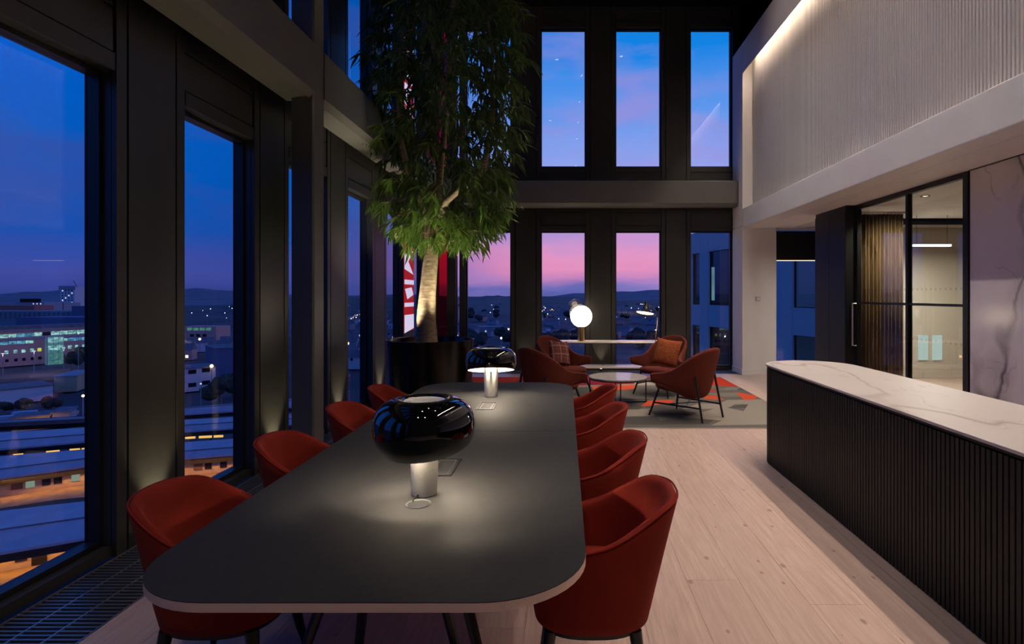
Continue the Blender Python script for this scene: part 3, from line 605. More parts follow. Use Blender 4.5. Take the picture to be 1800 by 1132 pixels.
# ------------------------------------------------------------------ red tub chairs
def sstep(a, b, x): x = max(0, min(1, (x-a)/(b-a))); return x*x*(3-2*x)
def tub_chair(label, group):
    t = thing('tub_chair', label, 'chair', (0, 0, 0), 0, group)          # faces local +Y
    n = 64; ZL = .315
    def hgt(a): return .805-.015*sstep(0, 40, a)-.165*sstep(32, 108, a)-.02*sstep(105, 125, a)-.155*sstep(118, 150, a)
    def plan(a, w_, d_, ne=2.7):
        s_, c_ = math.sin(a), -math.cos(a)
        return w_*math.copysign(abs(s_)**(2/ne), s_), d_*math.copysign(abs(c_)**(2/ne), c_)
    def pt(k, tt, inset):
        a = 2*math.pi*k/n; deg = abs(math.degrees(a if a <= math.pi else a-2*math.pi)); h = hgt(deg)
        z = ZL+(h-ZL)*tt; q_ = (z-ZL)/.49
        w_ = .232+.060*q_**.8; d_ = .235+.045*q_**.8
        x_, y_ = plan(a, w_-inset, d_-inset); y_ -= .075*q_**1.2*max(0, math.cos(math.radians(deg)))+.0
        return (x_, y_, z)
    rows = []
    rows.append([(x*.93, y*.93, z-.012) for x, y, z in [pt(k, 0, .02) for k in range(n)]])
    for tt in (0, .12, .3, .5, .7, .86, .97): rows.append([pt(k, tt, 0) for k in range(n)])
    rows.append([(x, y, z+.004) for x, y, z in [pt(k, 1.0, .012) for k in range(n)]])
    rows.append([(x, y, z+.004) for x, y, z in [pt(k, 1.0, .026) for k in range(n)]])
    for tt in (.96, .84, .68, .5, .32): rows.append([(x, y, max(z, .40)) for x, y, z in [pt(k, tt, .040) for k in range(n)]])
    sh = MB(); vs = [p for r in rows for p in r]; m_ = len(rows)
    sh.add(vs, [(i*n+k, i*n+(k+1) % n, (i+1)*n+(k+1) % n, (i+1)*n+k) for i in range(m_-1) for k in range(n)]+[tuple(range(n))])
    shell = sh.build('shell', 'red_fabric', t, 'all')
    pipe = [pt(k, 1.0, .003) for k in range(n)]; pm = MB(); kk = [Vector((x, y, z+.001)) for x, y, z in pipe]; kk = kk[8:]+kk[:9]
    pm.tube(kk, .0042, 6); pm.build('piping', 'red_fabric', shell, True)
    sp2 = MB(); rings = []
    for sc_, z in ((.86, .395), (.97, .41), (1, .44), (.985, .462), (.90, .474), (.55, .482), (.05, .484)):
        rings.append([(x*sc_, y*sc_+.012, z) for x, y in superell(.212, .218, 2.6, 40)])
    vs = [p for r in rings for p in r]; sp2.add(vs, [(i*40+k, i*40+(k+1) % 40, (i+1)*40+(k+1) % 40, (i+1)*40+k) for i in range(len(rings)-1) for k in range(40)]); sp2.build('seat_cushion', 'red_fabric', t, 'all')
    bs = MB(); bs.prism([(x, y) for x, y in superell(.212, .214, 2.7, 40)], .288, .306); bs.build('base_plate', 'black_metal', t)
    for sx in (-1, 1):
        for sy in (-1, 1): MB().tube([(sx*.165, sy*.165, .300), (sx*.19, sy*.19, .12), (sx*.212, sy*.212, .0)], [.026, .019, .011], 10).build('leg', 'black_metal', t, True)
    return t
RWORD = ['beside the near lamp on the counter side, closest to the table front', 'counter side, second from the table front', 'counter side, third from the table front', 'counter side, closest to the carpet']
LWORD = ['window side, closest to the table front', 'window side, in front of the slim column', 'window side, just past the slim column', 'window side, closest to the planter']
CY = [2.30, 3.13, 4.03, 4.86]
proto = None
for i in range(4):
    for side, words in ((1, RWORD), (-1, LWORD)):
        lb_ = 'red upholstered tub chair at the long table, '+words[i].replace('beside the near lamp on the ', '')
        loc = ((.105 if side > 0 else (-1.34 if i == 0 else -1.32)), CY[i], 0)
        rz = math.pi/2 if side > 0 else -math.pi/2
        if proto is None: proto = tub_chair(lb_, 'tub chairs around the long table'); proto.scale = (.965, .965, .965); proto.location = loc; proto.rotation_euler = (0, 0, rz)
        else: dup(proto, loc, rz+random.uniform(-.05, .05), lb_)

# ------------------------------------------------------------------ lounge chairs
def lounge_chair(label):
    t = thing('lounge_chair', label, 'chair', (0, 0, .0135), 0, 'lounge chairs around the round table')
    cols = [(0, -.285, .90, .285, .135), (.115, -.270, .882, .285, .125), (.200, -.205, .805, .288, .105), (.245, -.115, .715, .305, .065), (.275, -.015, .615, .345, .035), (.325, .075, .578, .410, .03), (.385, .150, .572, .448, .03), (.428, .200, .566, .462, .03), (.452, .225, .545, .482, .02)]
    cols = [(-x, y, a, b, l) for x, y, a, b, l in cols[:0:-1]]+cols; rows = []
    for tt in (-.12, 0, .2, .45, .7, .9, 1.0):
        r = []
        for x, y, top, bot, lean in cols:
            z = bot+(top-bot)*max(tt, 0); rad = math.hypot(x, y); k = 1+lean*(max(tt, 0)**1.3)/max(rad, .01)*(1 if abs(x) < .30 else .6)
            inn = 1.0
            if tt <= 0 and abs(x) < .30: inn = .90 if tt == 0 else .66
            zz = z-(.02 if (tt < 0 and abs(x) < .30) else 0)
            r.append((x*k*inn, y*k*inn, zz))
        rows.append(r)
    n = len(cols); mb = MB(); mb.add([p for r in rows for p in r], [(i*n+k, i*n+k+1, (i+1)*n+k+1, (i+1)*n+k) for i in range(len(rows)-1) for k in range(n-1)])
    o = mb.build('shell', 'rust_fabric', t, 'all', solid=.055, sub=2)
    st_ = MB(); rings = []
    for sc_, z in ((.05, .315), (.75, .318), (.95, .335), (1, .368), (.97, .400), (.86, .418), (.5, .424), (.05, .424)):
        rings.append([(x*sc_, (y*sc_)+.075, z-.03*(y < 0)*(-y/.3)+.012*(y > 0)*(y/.3)) for x, y in superell(.285, .315, 2.7, 40)])
    st_.add([p for r in rings for p in r], [(i*40+k, i*40+(k+1) % 40, (i+1)*40+(k+1) % 40, (i+1)*40+k) for i in range(len(rings)-1) for k in range(40)]); st_.build('seat', 'rust_fabric', t, 'all')
    for s in (-1, 1):
        MB().tube([(s*.225, .26, .345), (s*.31, .355, .0)], [.016, .013], 8).build('leg', 'black_metal', t, True)
        MB().tube([(s*.225, -.272, .54), (s*.24, -.385, .0)], [.015, .013], 8).build('leg', 'black_metal', t, True)
        MB().tube([(s*.271, .312, .165), (s*.236, -.35, .165)], .011, 8).build('stretcher', 'black_metal', t, True)
        MB().tube([(s*.262, .10, .168), (-s*.245, -.15, .172)], .006, 6).build('cross_wire', 'black_metal', t, True)
    return t
lc = lounge_chair('rust lounge chair seen from behind, backing onto the timber floor, no cushion')
lc.location = (1.55, 7.27, .0135); lc.rotation_euler = (0, 0, math.radians(45))
dup(lc, (-.20, 7.28, .0135), math.radians(-44), 'rust lounge chair beside the end of the long table, turned away from it')
dup(lc, (1.53, 8.92, .0135), math.radians(139), 'rust lounge chair holding a woven orange cushion')
dup(lc, (-.05, 8.92, .0135), math.radians(-133), 'rust lounge chair holding a dark plaid cushion')
def cushion(label, loc, rx, rz, s, mat):
    mb = MB(); n = 20; top = []; bot = []
    for j in range(n+1):
        for i in range(n+1):
            u_, v_ = i/n*2-1, j/n*2-1; e = max(0, (1-u_**2))*max(0, (1-v_**2)); pinch = 1-.09*(1-abs(u_)**2)*abs(v_)**6; pv = 1-.09*(1-abs(v_)**2)*abs(u_)**6
            h_ = .072*e**.42; x, z = u_*s/2*pv, v_*s/2*pinch
            top.append((x, -h_, z)); bot.append((x, h_, z))
    m_ = (n+1)**2; idx = lambda i, j: j*(n+1)+i
    mb.add(top+bot, [(idx(i, j), idx(i+1, j), idx(i+1, j+1), idx(i, j+1)) for j in range(n) for i in range(n)]+[(m_+idx(i, j+1), m_+idx(i+1, j+1), m_+idx(i+1, j), m_+idx(i, j)) for j in range(n) for i in range(n)])
    o = mb.build('cushion', mat, None, 'all'); o.location = loc; o.rotation_euler = (rx, .12, rz); return tag(o, label, 'cushion', None)
cushion('orange woven square cushion leaning in a lounge chair', (1.60, 8.93, .655), math.radians(-18), math.radians(-32), .43, 'orange_weave')
cushion('dark plaid cushion with pale lines leaning in a lounge chair', (-.085, 8.94, .645), math.radians(-18), math.radians(42), .40, 'plaid_weave')

# ------------------------------------------------------------------ round coffee table
t = thing('coffee_table', 'round white marble coffee table on a thin black frame', 'table', (.763, 8.2, .010))
MB().prism(superell(.418, .418, 2, 64), .355, .375).build('marble_top', 'table_marble', t, bevel=.003)
rg = MB(); rg.lathe([(.395, .338), (.412, .338), (.412, .3545), (.395, .3545)], 48, closed=True); rg.build('rim_ring', 'black_metal', t, True)
for a in (0, math.pi/2):
    for s in (-1, 1):
        c_, s_ = math.cos(a)*s, math.sin(a)*s
        MB().quadbox((c_*.404, s_*.404, .169), (.008, 0, 0), (0, .008, 0), (0, 0, .169)).build('leg', 'black_metal', t)
    c_, s_ = math.cos(a), math.sin(a)
    MB().quadbox((0, 0, .008 if a == 0 else .0081), (c_*.404, s_*.404, 0), (-s_*.008, c_*.008, 0), (0, 0, .008)).build('base_bar', 'black_metal', t)

# ------------------------------------------------------------------ console with lamps
ZCN = .675
t = thing('console_table', 'long white console table with low shelf under the far windows', 'console', (.75, 10.95, 0))
MB().box(-1.05, 1.05, -.20, .20, ZCN-.03, ZCN).build('top', 'console_white', t, bevel=.002); MB().box(-1.05, 1.05, -.20, .20, .17, .195).build('shelf', 'console_white', t)
for x in (-1.0, 1.0):
    for y in (-.17, .17): MB().box(x-.010, x+.010, y-.010, y+.010, .002, ZCN-.03).build('leg', 'black_metal', t)
MB().box(-1.0, 1.0, -.175, -.165, ZCN-.042, ZCN-.03).build('rail', 'black_metal', t)
t = thing('globe_lamp', 'glowing opal globe lamp with smaller smoky globe on brass stem', 'lamp', (.312, 10.85, ZCN))
MB().tube([(0, 0, .0), (0, 0, .30)], .070, 24).build('stem', 'brass', t, True)
def sphere(r, cz, n=32, m_=18): return [(max(.0005, r*math.sin(math.pi*i/m_)), cz-r*math.cos(math.pi*i/m_)) for i in range(m_+1)]
mb = MB(); mb.lathe(sphere(.207, .472), 36); mb.build('globe', 'globe_glow', t, 'all')
mb = MB(); mb.lathe(sphere(.135, 0), 30); mb.build('small_globe', 'smoke_globe', t, 'all', loc=(-.105, .12, .665))
MB().lathe([(.001, .677), (.05, .681), (.055, .676)], 20).build('top_cap', 'brass', t, True)
lamp('POINT', 'globe_light', (0, -.23, .47), 5, (1, .82, .58), parent=t, shadow_soft_size=.15)
t = thing('floor_lamp', 'black cone shade floor lamp on a bent brass stem', 'lamp', (1.66, 10.15, .0095))
zc_ = lambda py: H-(py-VY)*10.15/F
MB().lathe([(.001, .012), (.13, .010), (.135, 0)], 32).build('foot', 'black_metal', t, True)
pth = [(-.02, 0, .01), (-.015, 0, .4), (-.045, 0, .75), (-.010, 0, 1.0), (.0, 0, 1.12), (-.02, 0, 1.235), (-.08, 0, 1.32), (-.17, 0, 1.365)]
MB().tube(pth, .008, 8).build('stem', 'brass', t, True)
sd = MB(); sd.lathe([(.001, .09), (.030, .085), (.036, .06), (.040, .0), (.075, -.06), (.135, -.10), (.205, -.135), (.200, -.137), (.13, -.106), (.07, -.066), (.03, -.02)], 32)
o = sd.build('shade', 'black_metal', t, True, loc=(-.215, 0, 1.34)); o.rotation_euler = (-.20, .17, 0)
b_ = MB(); b_.lathe([(.001, -.114), (.150, -.116)], 28); o2 = b_.build('diffuser', 'mantis_inside', o)
lamp('SPOT', 'floor_lamp_light', (-.235, -.02, 1.19), 22, (1, .80, .56), rot=(.1, .1, 0), parent=t, spot_size=math.radians(130), spot_blend=.5, shadow_soft_size=.06)
cbl = MB(); a_ = P(1041, 612, 10.8); pts = [P(1039, 606, 10.9), P(1044, 618, 10.93), P(1052, 632, 10.96), P(1059, 642, 10.98), Vector((.76, 11.0, .2))]
cb = thing('lamp_cord', 'thin black lamp cord with inline switch hanging below the console top', 'cord', (.6, 10.95, .2)); cbl = MB().tube([p-Vector((.6, 10.95, .2)) for p in pts], .0035, 6); cbl.build('cord', 'black_metal', cb, True)
MB().tube([pts[0]-Vector((.6, 10.95, .2)), pts[1]-Vector((.6, 10.95, .2))], .013, 8).build('switch', 'black_metal', cb, True)

# ------------------------------------------------------------------ planter and tree
TXc, TYc = -1.70, 7.18
t = thing('planter', 'large round glossy black planter pot holding the tree', 'planter', (TXc, TYc, .0095))
pr = [(.001, 0), (.46, 0), (.50, .01), (.545, .94), (.548, .985), (.54, .99), (.515, .985), (.51, .93), (.50, .90)]
MB().lathe(pr, 64).build('pot', 'pot_black', t, True)
MB().lathe([(.001, .885), (.25, .89), (.505, .88)], 40).build('soil', 'soil', t, True)
for (x, y) in ((-.28, -.18), (.26, -.20)):
    MB().tube([(x, y, .885), (x, y, .945)], .03, 12).build('tree_spot', 'black_metal', t, True)
lamp('SPOT', 'tree_spot_light', (-.26, -.22, .97), 160, (1, .88, .62), rot=(math.radians(176), math.radians(-6), 0), parent=t, spot_size=math.radians(85), spot_blend=.7, shadow_soft_size=.03)
lamp('SPOT', 'tree_spot_light', (.26, -.22, .97), 120, (1, .88, .62), rot=(math.radians(176), math.radians(6), 0), parent=t, spot_size=math.radians(85), spot_blend=.7, shadow_soft_size=.03)
tr = thing('tree', 'tall indoor tree with bare trunk and drooping narrow leaves', 'tree', (TXc, TYc, .895))
OB = Vector((TXc, TYc, .895)); rt = random.Random(11)
def loc(px, py, dy=0): v_ = P(px, py, TYc+dy); return v_-OB
trunk = [loc(750, 598), loc(749, 560), loc(751, 520), loc(756, 470), loc(759, 430), loc(758, 400)]
trunk[0] = Vector((trunk[0].x, 0, .0))
MB().tube(trunk, [.145, .12, .105, .095, .088, .085], 16).build('trunk', 'bark', tr, True)
stems = [[loc(758, 402), loc(742, 370, -.1), loc(722, 320, -.15), loc(705, 250, -.2), loc(700, 150, -.2), loc(705, 40, -.15), loc(720, -60, 0)],
         [loc(759, 405), loc(768, 360), loc(775, 290, .1), loc(785, 200, .1), loc(790, 90, .05), loc(800, -30), loc(800, -120)],
         [loc(760, 400), loc(785, 352, -.1), loc(812, 330, -.2), loc(850, 300, -.25), loc(868, 200, -.15), loc(865, 90, -.1), loc(850, -20)]]
for s_ in stems: MB().tube(s_, [.055, .048, .042, .036, .030, .022, .012], 10).build('branch', 'bark', tr, True)
leaf = [(0, 0, 0), (-.011, .03, .002), (.011, .03, .002), (-.012, .075, -.006), (.012, .075, -.006), (-.007, .115, -.02), (.007, .115, -.02), (0, .150, -.038), (0, .035, -.004), (0, .075, -.011), (0, .115, -.024)]
lfaces = [(0, 8, 1), (0, 2, 8), (1, 8, 9, 3), (8, 2, 4, 9), (3, 9, 10, 5), (9, 4, 6, 10), (5, 10, 7), (10, 6, 7)]
lm = MB().add(leaf, lfaces).mesh('leaf', 'leaf_green')
prof_R = [(-.2, .55), (0, .93), (.12, .96), (.25, .88), (.33, .90), (.40, .62), (.44, .25)]      # canopy: fraction of 1000 px height vs radius
def radius(py):
    pts = [(-160, .55), (-60, .85), (0, .95), (100, 1.0), (200, .97), (262, .98), (295, .80), (345, .92), (385, .72), (425, .40), (440, .2)]
    for (a, ra), (b, rb_) in zip(pts, pts[1:]):
        if a <= py <= b: return ra+(rb_-ra)*(py-a)/(b-a)
    return .2
mats_leaf = []; twigs = MB()
for k in range(1000):
    py = rt.uniform(-160, 425)
    if 268 < py < 292 and rt.random() < .6: continue
    ang = rt.uniform(0, 2*math.pi); R = radius(py)*(.30+.68*math.sqrt(rt.random()))
    ax = loc(788-(py < 290)*3, py); base = Vector((ax.x+R*math.cos(ang), R*math.sin(ang)*.92, ax.z+rt.uniform(-.05, .05)))
    outd = Vector((math.cos(ang), math.sin(ang), 0)); ln = rt.uniform(.22, .38)
    dirv = (outd*rt.uniform(.5, 1.0)+Vector((rt.uniform(-.4, .4), rt.uniform(-.4, .4), rt.uniform(-.5, .35)))).normalized()
    p0 = base-dirv*ln*.6; prev = p0; pl = [p0.copy()]
    for s_ in range(4):
        d2 = (dirv+Vector((0, 0, -.22*s_))).normalized(); prev = prev+d2*ln/4; pl.append(prev.copy())
    if k % 2 == 0: twigs.tube(pl, .004, 4, False)
    for q in range(11):
        f_ = rt.uniform(.15, 1); i_ = min(3, int(f_*4)); pos_ = pl[i_].lerp(pl[i_+1], f_*4-i_ if f_ < 1 else 1)
        la = rt.uniform(0, 2*math.pi); ld_ = (outd*.55+Vector((math.cos(la), math.sin(la), 0))*.75+Vector((0, 0, rt.uniform(-1.25, -.15)))).normalized()
        sidev = ld_.cross(Vector((0, 0, 1))).normalized(); upv = sidev.cross(ld_).normalized()
        rot = Matrix((sidev, ld_, upv)).transposed().to_4x4(); sc_ = rt.uniform(.95, 1.6)
        mats_leaf.append(Matrix.Translation(pos_) @ rot @ Matrix.Rotation(rt.uniform(-.7, .7), 4, 'Y') @ Matrix.Scale(sc_, 4))
twigs.build('twigs', 'bark', tr)['kind'] = 'stuff'
mats_leaf.sort(key=lambda m_: m_.translation.y)
for m_ in mats_leaf[:300]:
    o = link('leaf', lm, tr); o.matrix_local = m_
fo = MB(); lv = [Vector(p) for p in leaf]
for m_ in mats_leaf[300:]: fo.add([m_ @ p for p in lv], lfaces)
me = bpy.data.meshes.new('foliage'); me.from_pydata(fo.v, [], fo.f); me.materials.append(MATS['leaf_green']); me.update()
link('foliage', me, tr)['kind'] = 'stuff'

t = thing('fill_light', 'added slim fill light on the black ceiling over the counter', 'light', (2.9, 5.0, ZT))  # unseen ceiling strip added as general fill for the room
MB().box(-.04, .04, -4.6, 4.6, -.06, -.001).build('housing', 'black_metal', t); MB().box(-.03, .03, -4.55, 4.55, -.0625, -.0602).build('diffuser', 'lamp_white_inside', t)
lamp('AREA', 'fill_glow', (0, 0, -.07), 70, (1, .80, .66), rot=(0, math.radians(10), 0), parent=t, shape='RECTANGLE', size=.05, size_y=9.0, spread=math.radians(88))
# ------------------------------------------------------------------ pier uplights, ceiling downlights, red reflection on a pier
def uplight(label, loc_, lean, pw):
    t = thing('floor_uplight', label, 'light', loc_, 0, 'uplights at the window piers')
    MB().tube([(0, 0, 0), (0, 0, .045)], .028, 14).build('housing', 'black_metal', t, True)
    MB().lathe([(.001, .0462), (.022, .0462)], 14).build('lens', 'uplight_lens', t)
    lamp('SPOT', 'uplight', (0, 0, .06), pw, (1, .86, .52), rot=(math.pi+lean[0], lean[1], 0), parent=t, spot_size=math.radians(62), spot_blend=.8, shadow_soft_size=.012)
for k, (a, b) in enumerate(piers):
    if k < 2: continue
    uplight('small black floor uplight at the foot of a charcoal pier of the near window wall', (XP+.085, (a+b)/2, .003), (0, -.05), 42)
for a, b in ((-1.11, -.504), (.434, 1.043), (1.992, 2.59)):
    uplight('small black floor uplight at the foot of a charcoal pier behind the lounge chairs', ((a+b)/2, YB-.085, .003), (.05, 0), 22)
for i, (x, y) in enumerate(((.4, 3.0), (.4, 5.0), (.4, 7.0), (.4, 9.0))):
    t = thing('track_spot', 'black ceiling spot aimed at the white fluted box', 'light', (x, y, ZT-.001), 0, 'ceiling spots')
    aim = (Vector((3.5, y+.2, 2.2))-Vector((x, y, ZT-.2))).normalized(); c0_ = Vector((0, 0, -.19))
    MB().tube([(0, 0, 0), (0, 0, -.12)], .012, 8).build('stem', 'black_metal', t); MB().tube([c0_-aim*.08, c0_+aim*.07], [.04, .045], 14).build('housing', 'black_metal', t, True)
    MB().tube([c0_+aim*.0705, c0_+aim*.0725], .036, 12).build('lens', 'downlight_lens', t)
    l_ = lamp('SPOT', 'spot_beam', tuple(c0_+aim*.10), 170, (1, .88, .86), parent=t, spot_size=math.radians(70), spot_blend=.9, shadow_soft_size=.04); l_.rotation_euler = aim.to_track_quat('-Z', 'Y').to_euler()
for x in (-1.1, .5):
    t = thing('track_spot', 'black ceiling spot aimed at the near end of the long table', 'light', (x, -1.4, ZT-.001), 0, 'spots over the table end')
    aim = (Vector((-.5, 2.2, .6))-Vector((x, -1.4, ZT-.2))).normalized(); c0_ = Vector((0, 0, -.19))
    MB().tube([(0, 0, 0), (0, 0, -.12)], .012, 8).build('stem', 'black_metal', t); MB().tube([c0_-aim*.08, c0_+aim*.07], [.04, .045], 14).build('housing', 'black_metal', t, True)
    MB().tube([c0_+aim*.0705, c0_+aim*.0725], .036, 12).build('lens', 'downlight_lens', t)
    l_ = lamp('SPOT', 'spot_beam', tuple(c0_+aim*.10), 120, (1, .84, .80), parent=t, spot_size=math.radians(46), spot_blend=.9, shadow_soft_size=.05); l_.rotation_euler = aim.to_track_quat('-Z', 'Y').to_euler()
for i, (x, y) in enumerate(((-.9, 2.4), (-.5, 4.4), (.8, 8.0), (1.4, 9.6), (-.2, 9.4), (1.0, 3.0), (1.0, 5.0))):
    t = thing('downlight', 'round recessed downlight in the black ceiling', 'light', (x, y, ZT-.012), 0, 'ceiling downlights')
    MB().lathe([(.045, .011), (.052, .0), (.058, .0), (.06, .011)], 20).build('trim_ring', 'black_metal', t, True); MB().lathe([(.001, .010), (.046, .010)], 16).build('lens', 'downlight_lens', t)
    lamp('SPOT', 'downlight_beam', (0, 0, -.01), 30, (1, .82, .66), parent=t, spot_size=math.radians(48), spot_blend=.8, shadow_soft_size=.04)
for z0, z1, lab in ((.95, 2.95, 'red reflection with pale bars on the pier behind the planter, built as a glowing strip, lower'), (4.3, 6.9, 'red reflection with pale bars on the pier behind the planter, built as a glowing strip, upper')):
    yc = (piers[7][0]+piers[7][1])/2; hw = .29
    t = thing('sign_strip', lab, 'sign', (XP, yc, z0)); MB().box(.0, .012, -hw, hw, 0, z1-z0).build('panel', 'reflection_red', t)  # no real sign: glowing panel and bars stand in for a reflection on the pier
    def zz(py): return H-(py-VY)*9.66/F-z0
    def bar(pts): MB().add([(.0128, y, z) for y, z in pts]+[(.0136, y, z) for y, z in pts], [tuple(range(len(pts))), tuple(range(len(pts), 2*len(pts)))]+[(i, (i+1) % len(pts), len(pts)+(i+1) % len(pts), len(pts)+i) for i in range(len(pts))]).build('reflected_bar', 'reflection_white', t)
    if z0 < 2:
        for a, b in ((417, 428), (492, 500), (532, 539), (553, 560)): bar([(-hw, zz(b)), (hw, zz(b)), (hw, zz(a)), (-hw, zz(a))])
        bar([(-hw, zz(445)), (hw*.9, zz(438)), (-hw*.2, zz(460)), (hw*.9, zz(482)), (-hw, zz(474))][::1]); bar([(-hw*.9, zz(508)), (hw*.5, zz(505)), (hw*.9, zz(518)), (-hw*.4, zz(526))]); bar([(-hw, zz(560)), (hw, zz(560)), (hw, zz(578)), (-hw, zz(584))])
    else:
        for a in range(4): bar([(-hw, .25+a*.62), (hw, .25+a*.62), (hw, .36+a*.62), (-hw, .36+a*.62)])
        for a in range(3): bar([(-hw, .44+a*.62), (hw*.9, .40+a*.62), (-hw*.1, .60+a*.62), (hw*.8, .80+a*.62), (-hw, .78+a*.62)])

# ------------------------------------------------------------------ outside: the town far below
GZ = -30.0
gb = MB(); gb.add([(-6000, -2500, GZ-.5), (6000, -2500, GZ-.5), (6000, 7000, GZ-.5), (-6000, 7000, GZ-.5)], [(0, 1, 2, 3)])
tag(gb.build('ground', 'ext_ground'), 'dark ground of the town far below the windows', kind='structure')
# hills round the horizon
rh = random.Random(5)
def ridge(name, label, R, hgt, a0, a1, mat, seed):
    rs = random.Random(seed); ph = [rs.uniform(0, 6.28) for _ in range(6)]; n = 160; mb = MB(); rows = []
    for dr_, fh in ((-900, 0), (-500, .35), (-150, .8), (0, 1), (500, .9)):
        r = []
        for i in range(n+1):
            a = math.radians(a0+(a1-a0)*i/n)
            h_ = hgt*(.62+.22*math.sin(a*7+ph[0])+.12*math.sin(a*17+ph[1])+.05*math.sin(a*43+ph[2])+.03*math.sin(a*131+ph[3])+.02*math.sin(a*310+ph[4])+rs.uniform(-.02, .02))
            rr_ = R+dr_; r.append((rr_*math.sin(a), rr_*math.cos(a), GZ-.5+h_*fh))
        rows.append(r)
    m_ = n+1; mb.add([p for r in rows for p in r], [(i*m_+k, i*m_+k+1, (i+1)*m_+k+1, (i+1)*m_+k) for i in range(len(rows)-1) for k in range(n)])
    return tag(mb.build(name, mat, None, True), label, kind='structure')
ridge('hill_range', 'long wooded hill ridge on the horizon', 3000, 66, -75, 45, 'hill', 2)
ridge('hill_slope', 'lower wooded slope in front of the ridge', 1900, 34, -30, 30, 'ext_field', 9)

TAKEN = []
def free(x, y, r):
    if any((x-a)**2+(y-b)**2 < (r+c)**2 for a, b, c in TAKEN): return False
    TAKEN.append((x, y, r)); return True
def spot(fx, fy, r, tries=60):
    for _ in range(tries):
        g_ = G(fx(), fy(), GZ)
        if free(g_.x, g_.y, r): return g_
    return None
def online(A, B, px):
    """point on the ground line A-B seen in photo column px"""
    k = (px-VX)/F; A, B = Vector(A[:2]), Vector(B[:2]); d = B-A; s = (k*A.y-A.x)/(d.x-k*d.y); return A+d*s
def zat(p, py): return H-(py-VY)*p.y/F
def block(name, label, A, B, depth, z0, z1, mat, cat='building', group=None, roof=None, over=0, kind=None):
    """building whose front runs A->B on the ground; local x along the front, y away from the viewer"""
    A, B = Vector(A[:2]), Vector(B[:2]); d = (B-A); n_ = Vector((-d.y, d.x)).normalized()
    if n_.dot(A) < 0: A, B = B, A; d = B-A; n_ = Vector((-d.y, d.x)).normalized()
    t = thing(name, label, cat, (A.x, A.y, z0), math.atan2(d.y, d.x), group); W = d.length
    MB().box(0, W, 0, depth, 0, z1-z0).build('walls', mat, t)
    if roof: MB().box(-over, W+over, -over, depth+over, z1-z0, z1-z0+.6).build('roof', roof, t)
    t['_w'] = W; return t, A, B
def onwall(t, A, B, px0, px1, py0, py1, mat, name='window', proud=.12):
    a, b = online(A, B, px0), online(A, B, px1); d = (B-A).normalized(); u0, u1 = sorted(((a-A).dot(d), (b-A).dot(d)))
    mid = (a+b)/2; zt, zb = zat(mid, py0), zat(mid, py1); z0 = t.location.z
    return MB().box(u0, u1, -proud, 0.02, zb-z0, zt-z0).build(name, mat, t)
# brick office block with lit strips of windows
A, B = G(-140, 657.5, GZ), G(175, 631.4, GZ)
t, A, B = block('office_block', 'pink brick office block with lit window strips and a glass stair tower', A, B, 22, GZ, -14.3, 'brick_pink')
W = t['_w']; MB().box(-1, W+1, -1, 23, 15.7, 16.3).build('eaves', 'render_grey', t); MB().prism([(-1, -1), (W+1, -1), (W+1, 8), (-1, 8)], 16.3, 17.9).build('roof', 'roof_slate', t)
def lerp(a, b, k): return a+(b-a)*k
for i in range(15):
    x0 = -60+i*15; k = (x0+7)/157; onwall(t, A, B, x0, x0+13.6, lerp(588.5, 579, k), lerp(594.5, 585, k), rh.choice(('lit_cyan', 'lit_cyan', 'lit_cyan', 'lit_blue', 'dark_glass')))
    if not 66 < x0+7 < 108: onwall(t, A, B, x0, x0+13.6, lerp(601.5, 592, k), lerp(606.5, 597, k), rh.choice(('lit_blue', 'lit_blue', 'lit_cyan')))
for x0 in (-36, -22, -7, 8, 24, 38, 53, 66, 107, 119.5, 132, 144.5, 157):
    k = (x0+3)/157; y = lerp(617.5, 604.5, k); onwall(t, A, B, x0, x0+6.5, y, y+5.6, 'lit_yellow' if x0 == 66 else 'lit_cyan'); onwall(t, A, B, x0+1, x0+7, y+15.0, y+20.0, 'dark_glass')
onwall(t, A, B, -200, 182, 596, 599.5, 'render_grey', 'ledge', .4)
tw = onwall(t, A, B, 79, 107.5, 592, 650, 'lit_green', 'stair_tower', 2.5)
for y0, mt in ((593, 'lit_cyan'), (607, 'lit_cyan')): onwall(t, A, B, 80, 106.5, y0, y0+8, mt, 'tower_window', 2.62)
for x0 in (79, 89, 98, 107): onwall(t, A, B, x0, x0+.7, 591, 648, 'render_white', 'tower_frame', 2.75)
for y0 in (591, 603, 619, 632): onwall(t, A, B, 79, 107.7, y0, y0+1, 'render_white', 'tower_frame', 2.75)
for px_, py_ in ((5, 663), (60, 657), (112, 649)):
    g0 = G(px_, py_, GZ); t = thing('street_lamp', 'tall street lamp lighting the front of the pink office block', 'street lamp', tuple(g0), 0, 'office street lamps')
    MB().tube([(0, 0, 0), (0, 0, 9)], .14, 6).build('pole', 'render_grey', t); MB().box(-.5, .5, -.25, .25, 9, 9.2).build('head', 'lit_white', t)
    lamp('POINT', 'street_light', (0, 0, 8.7), 1100, (1, .72, .66), parent=t, shadow_soft_size=.3)
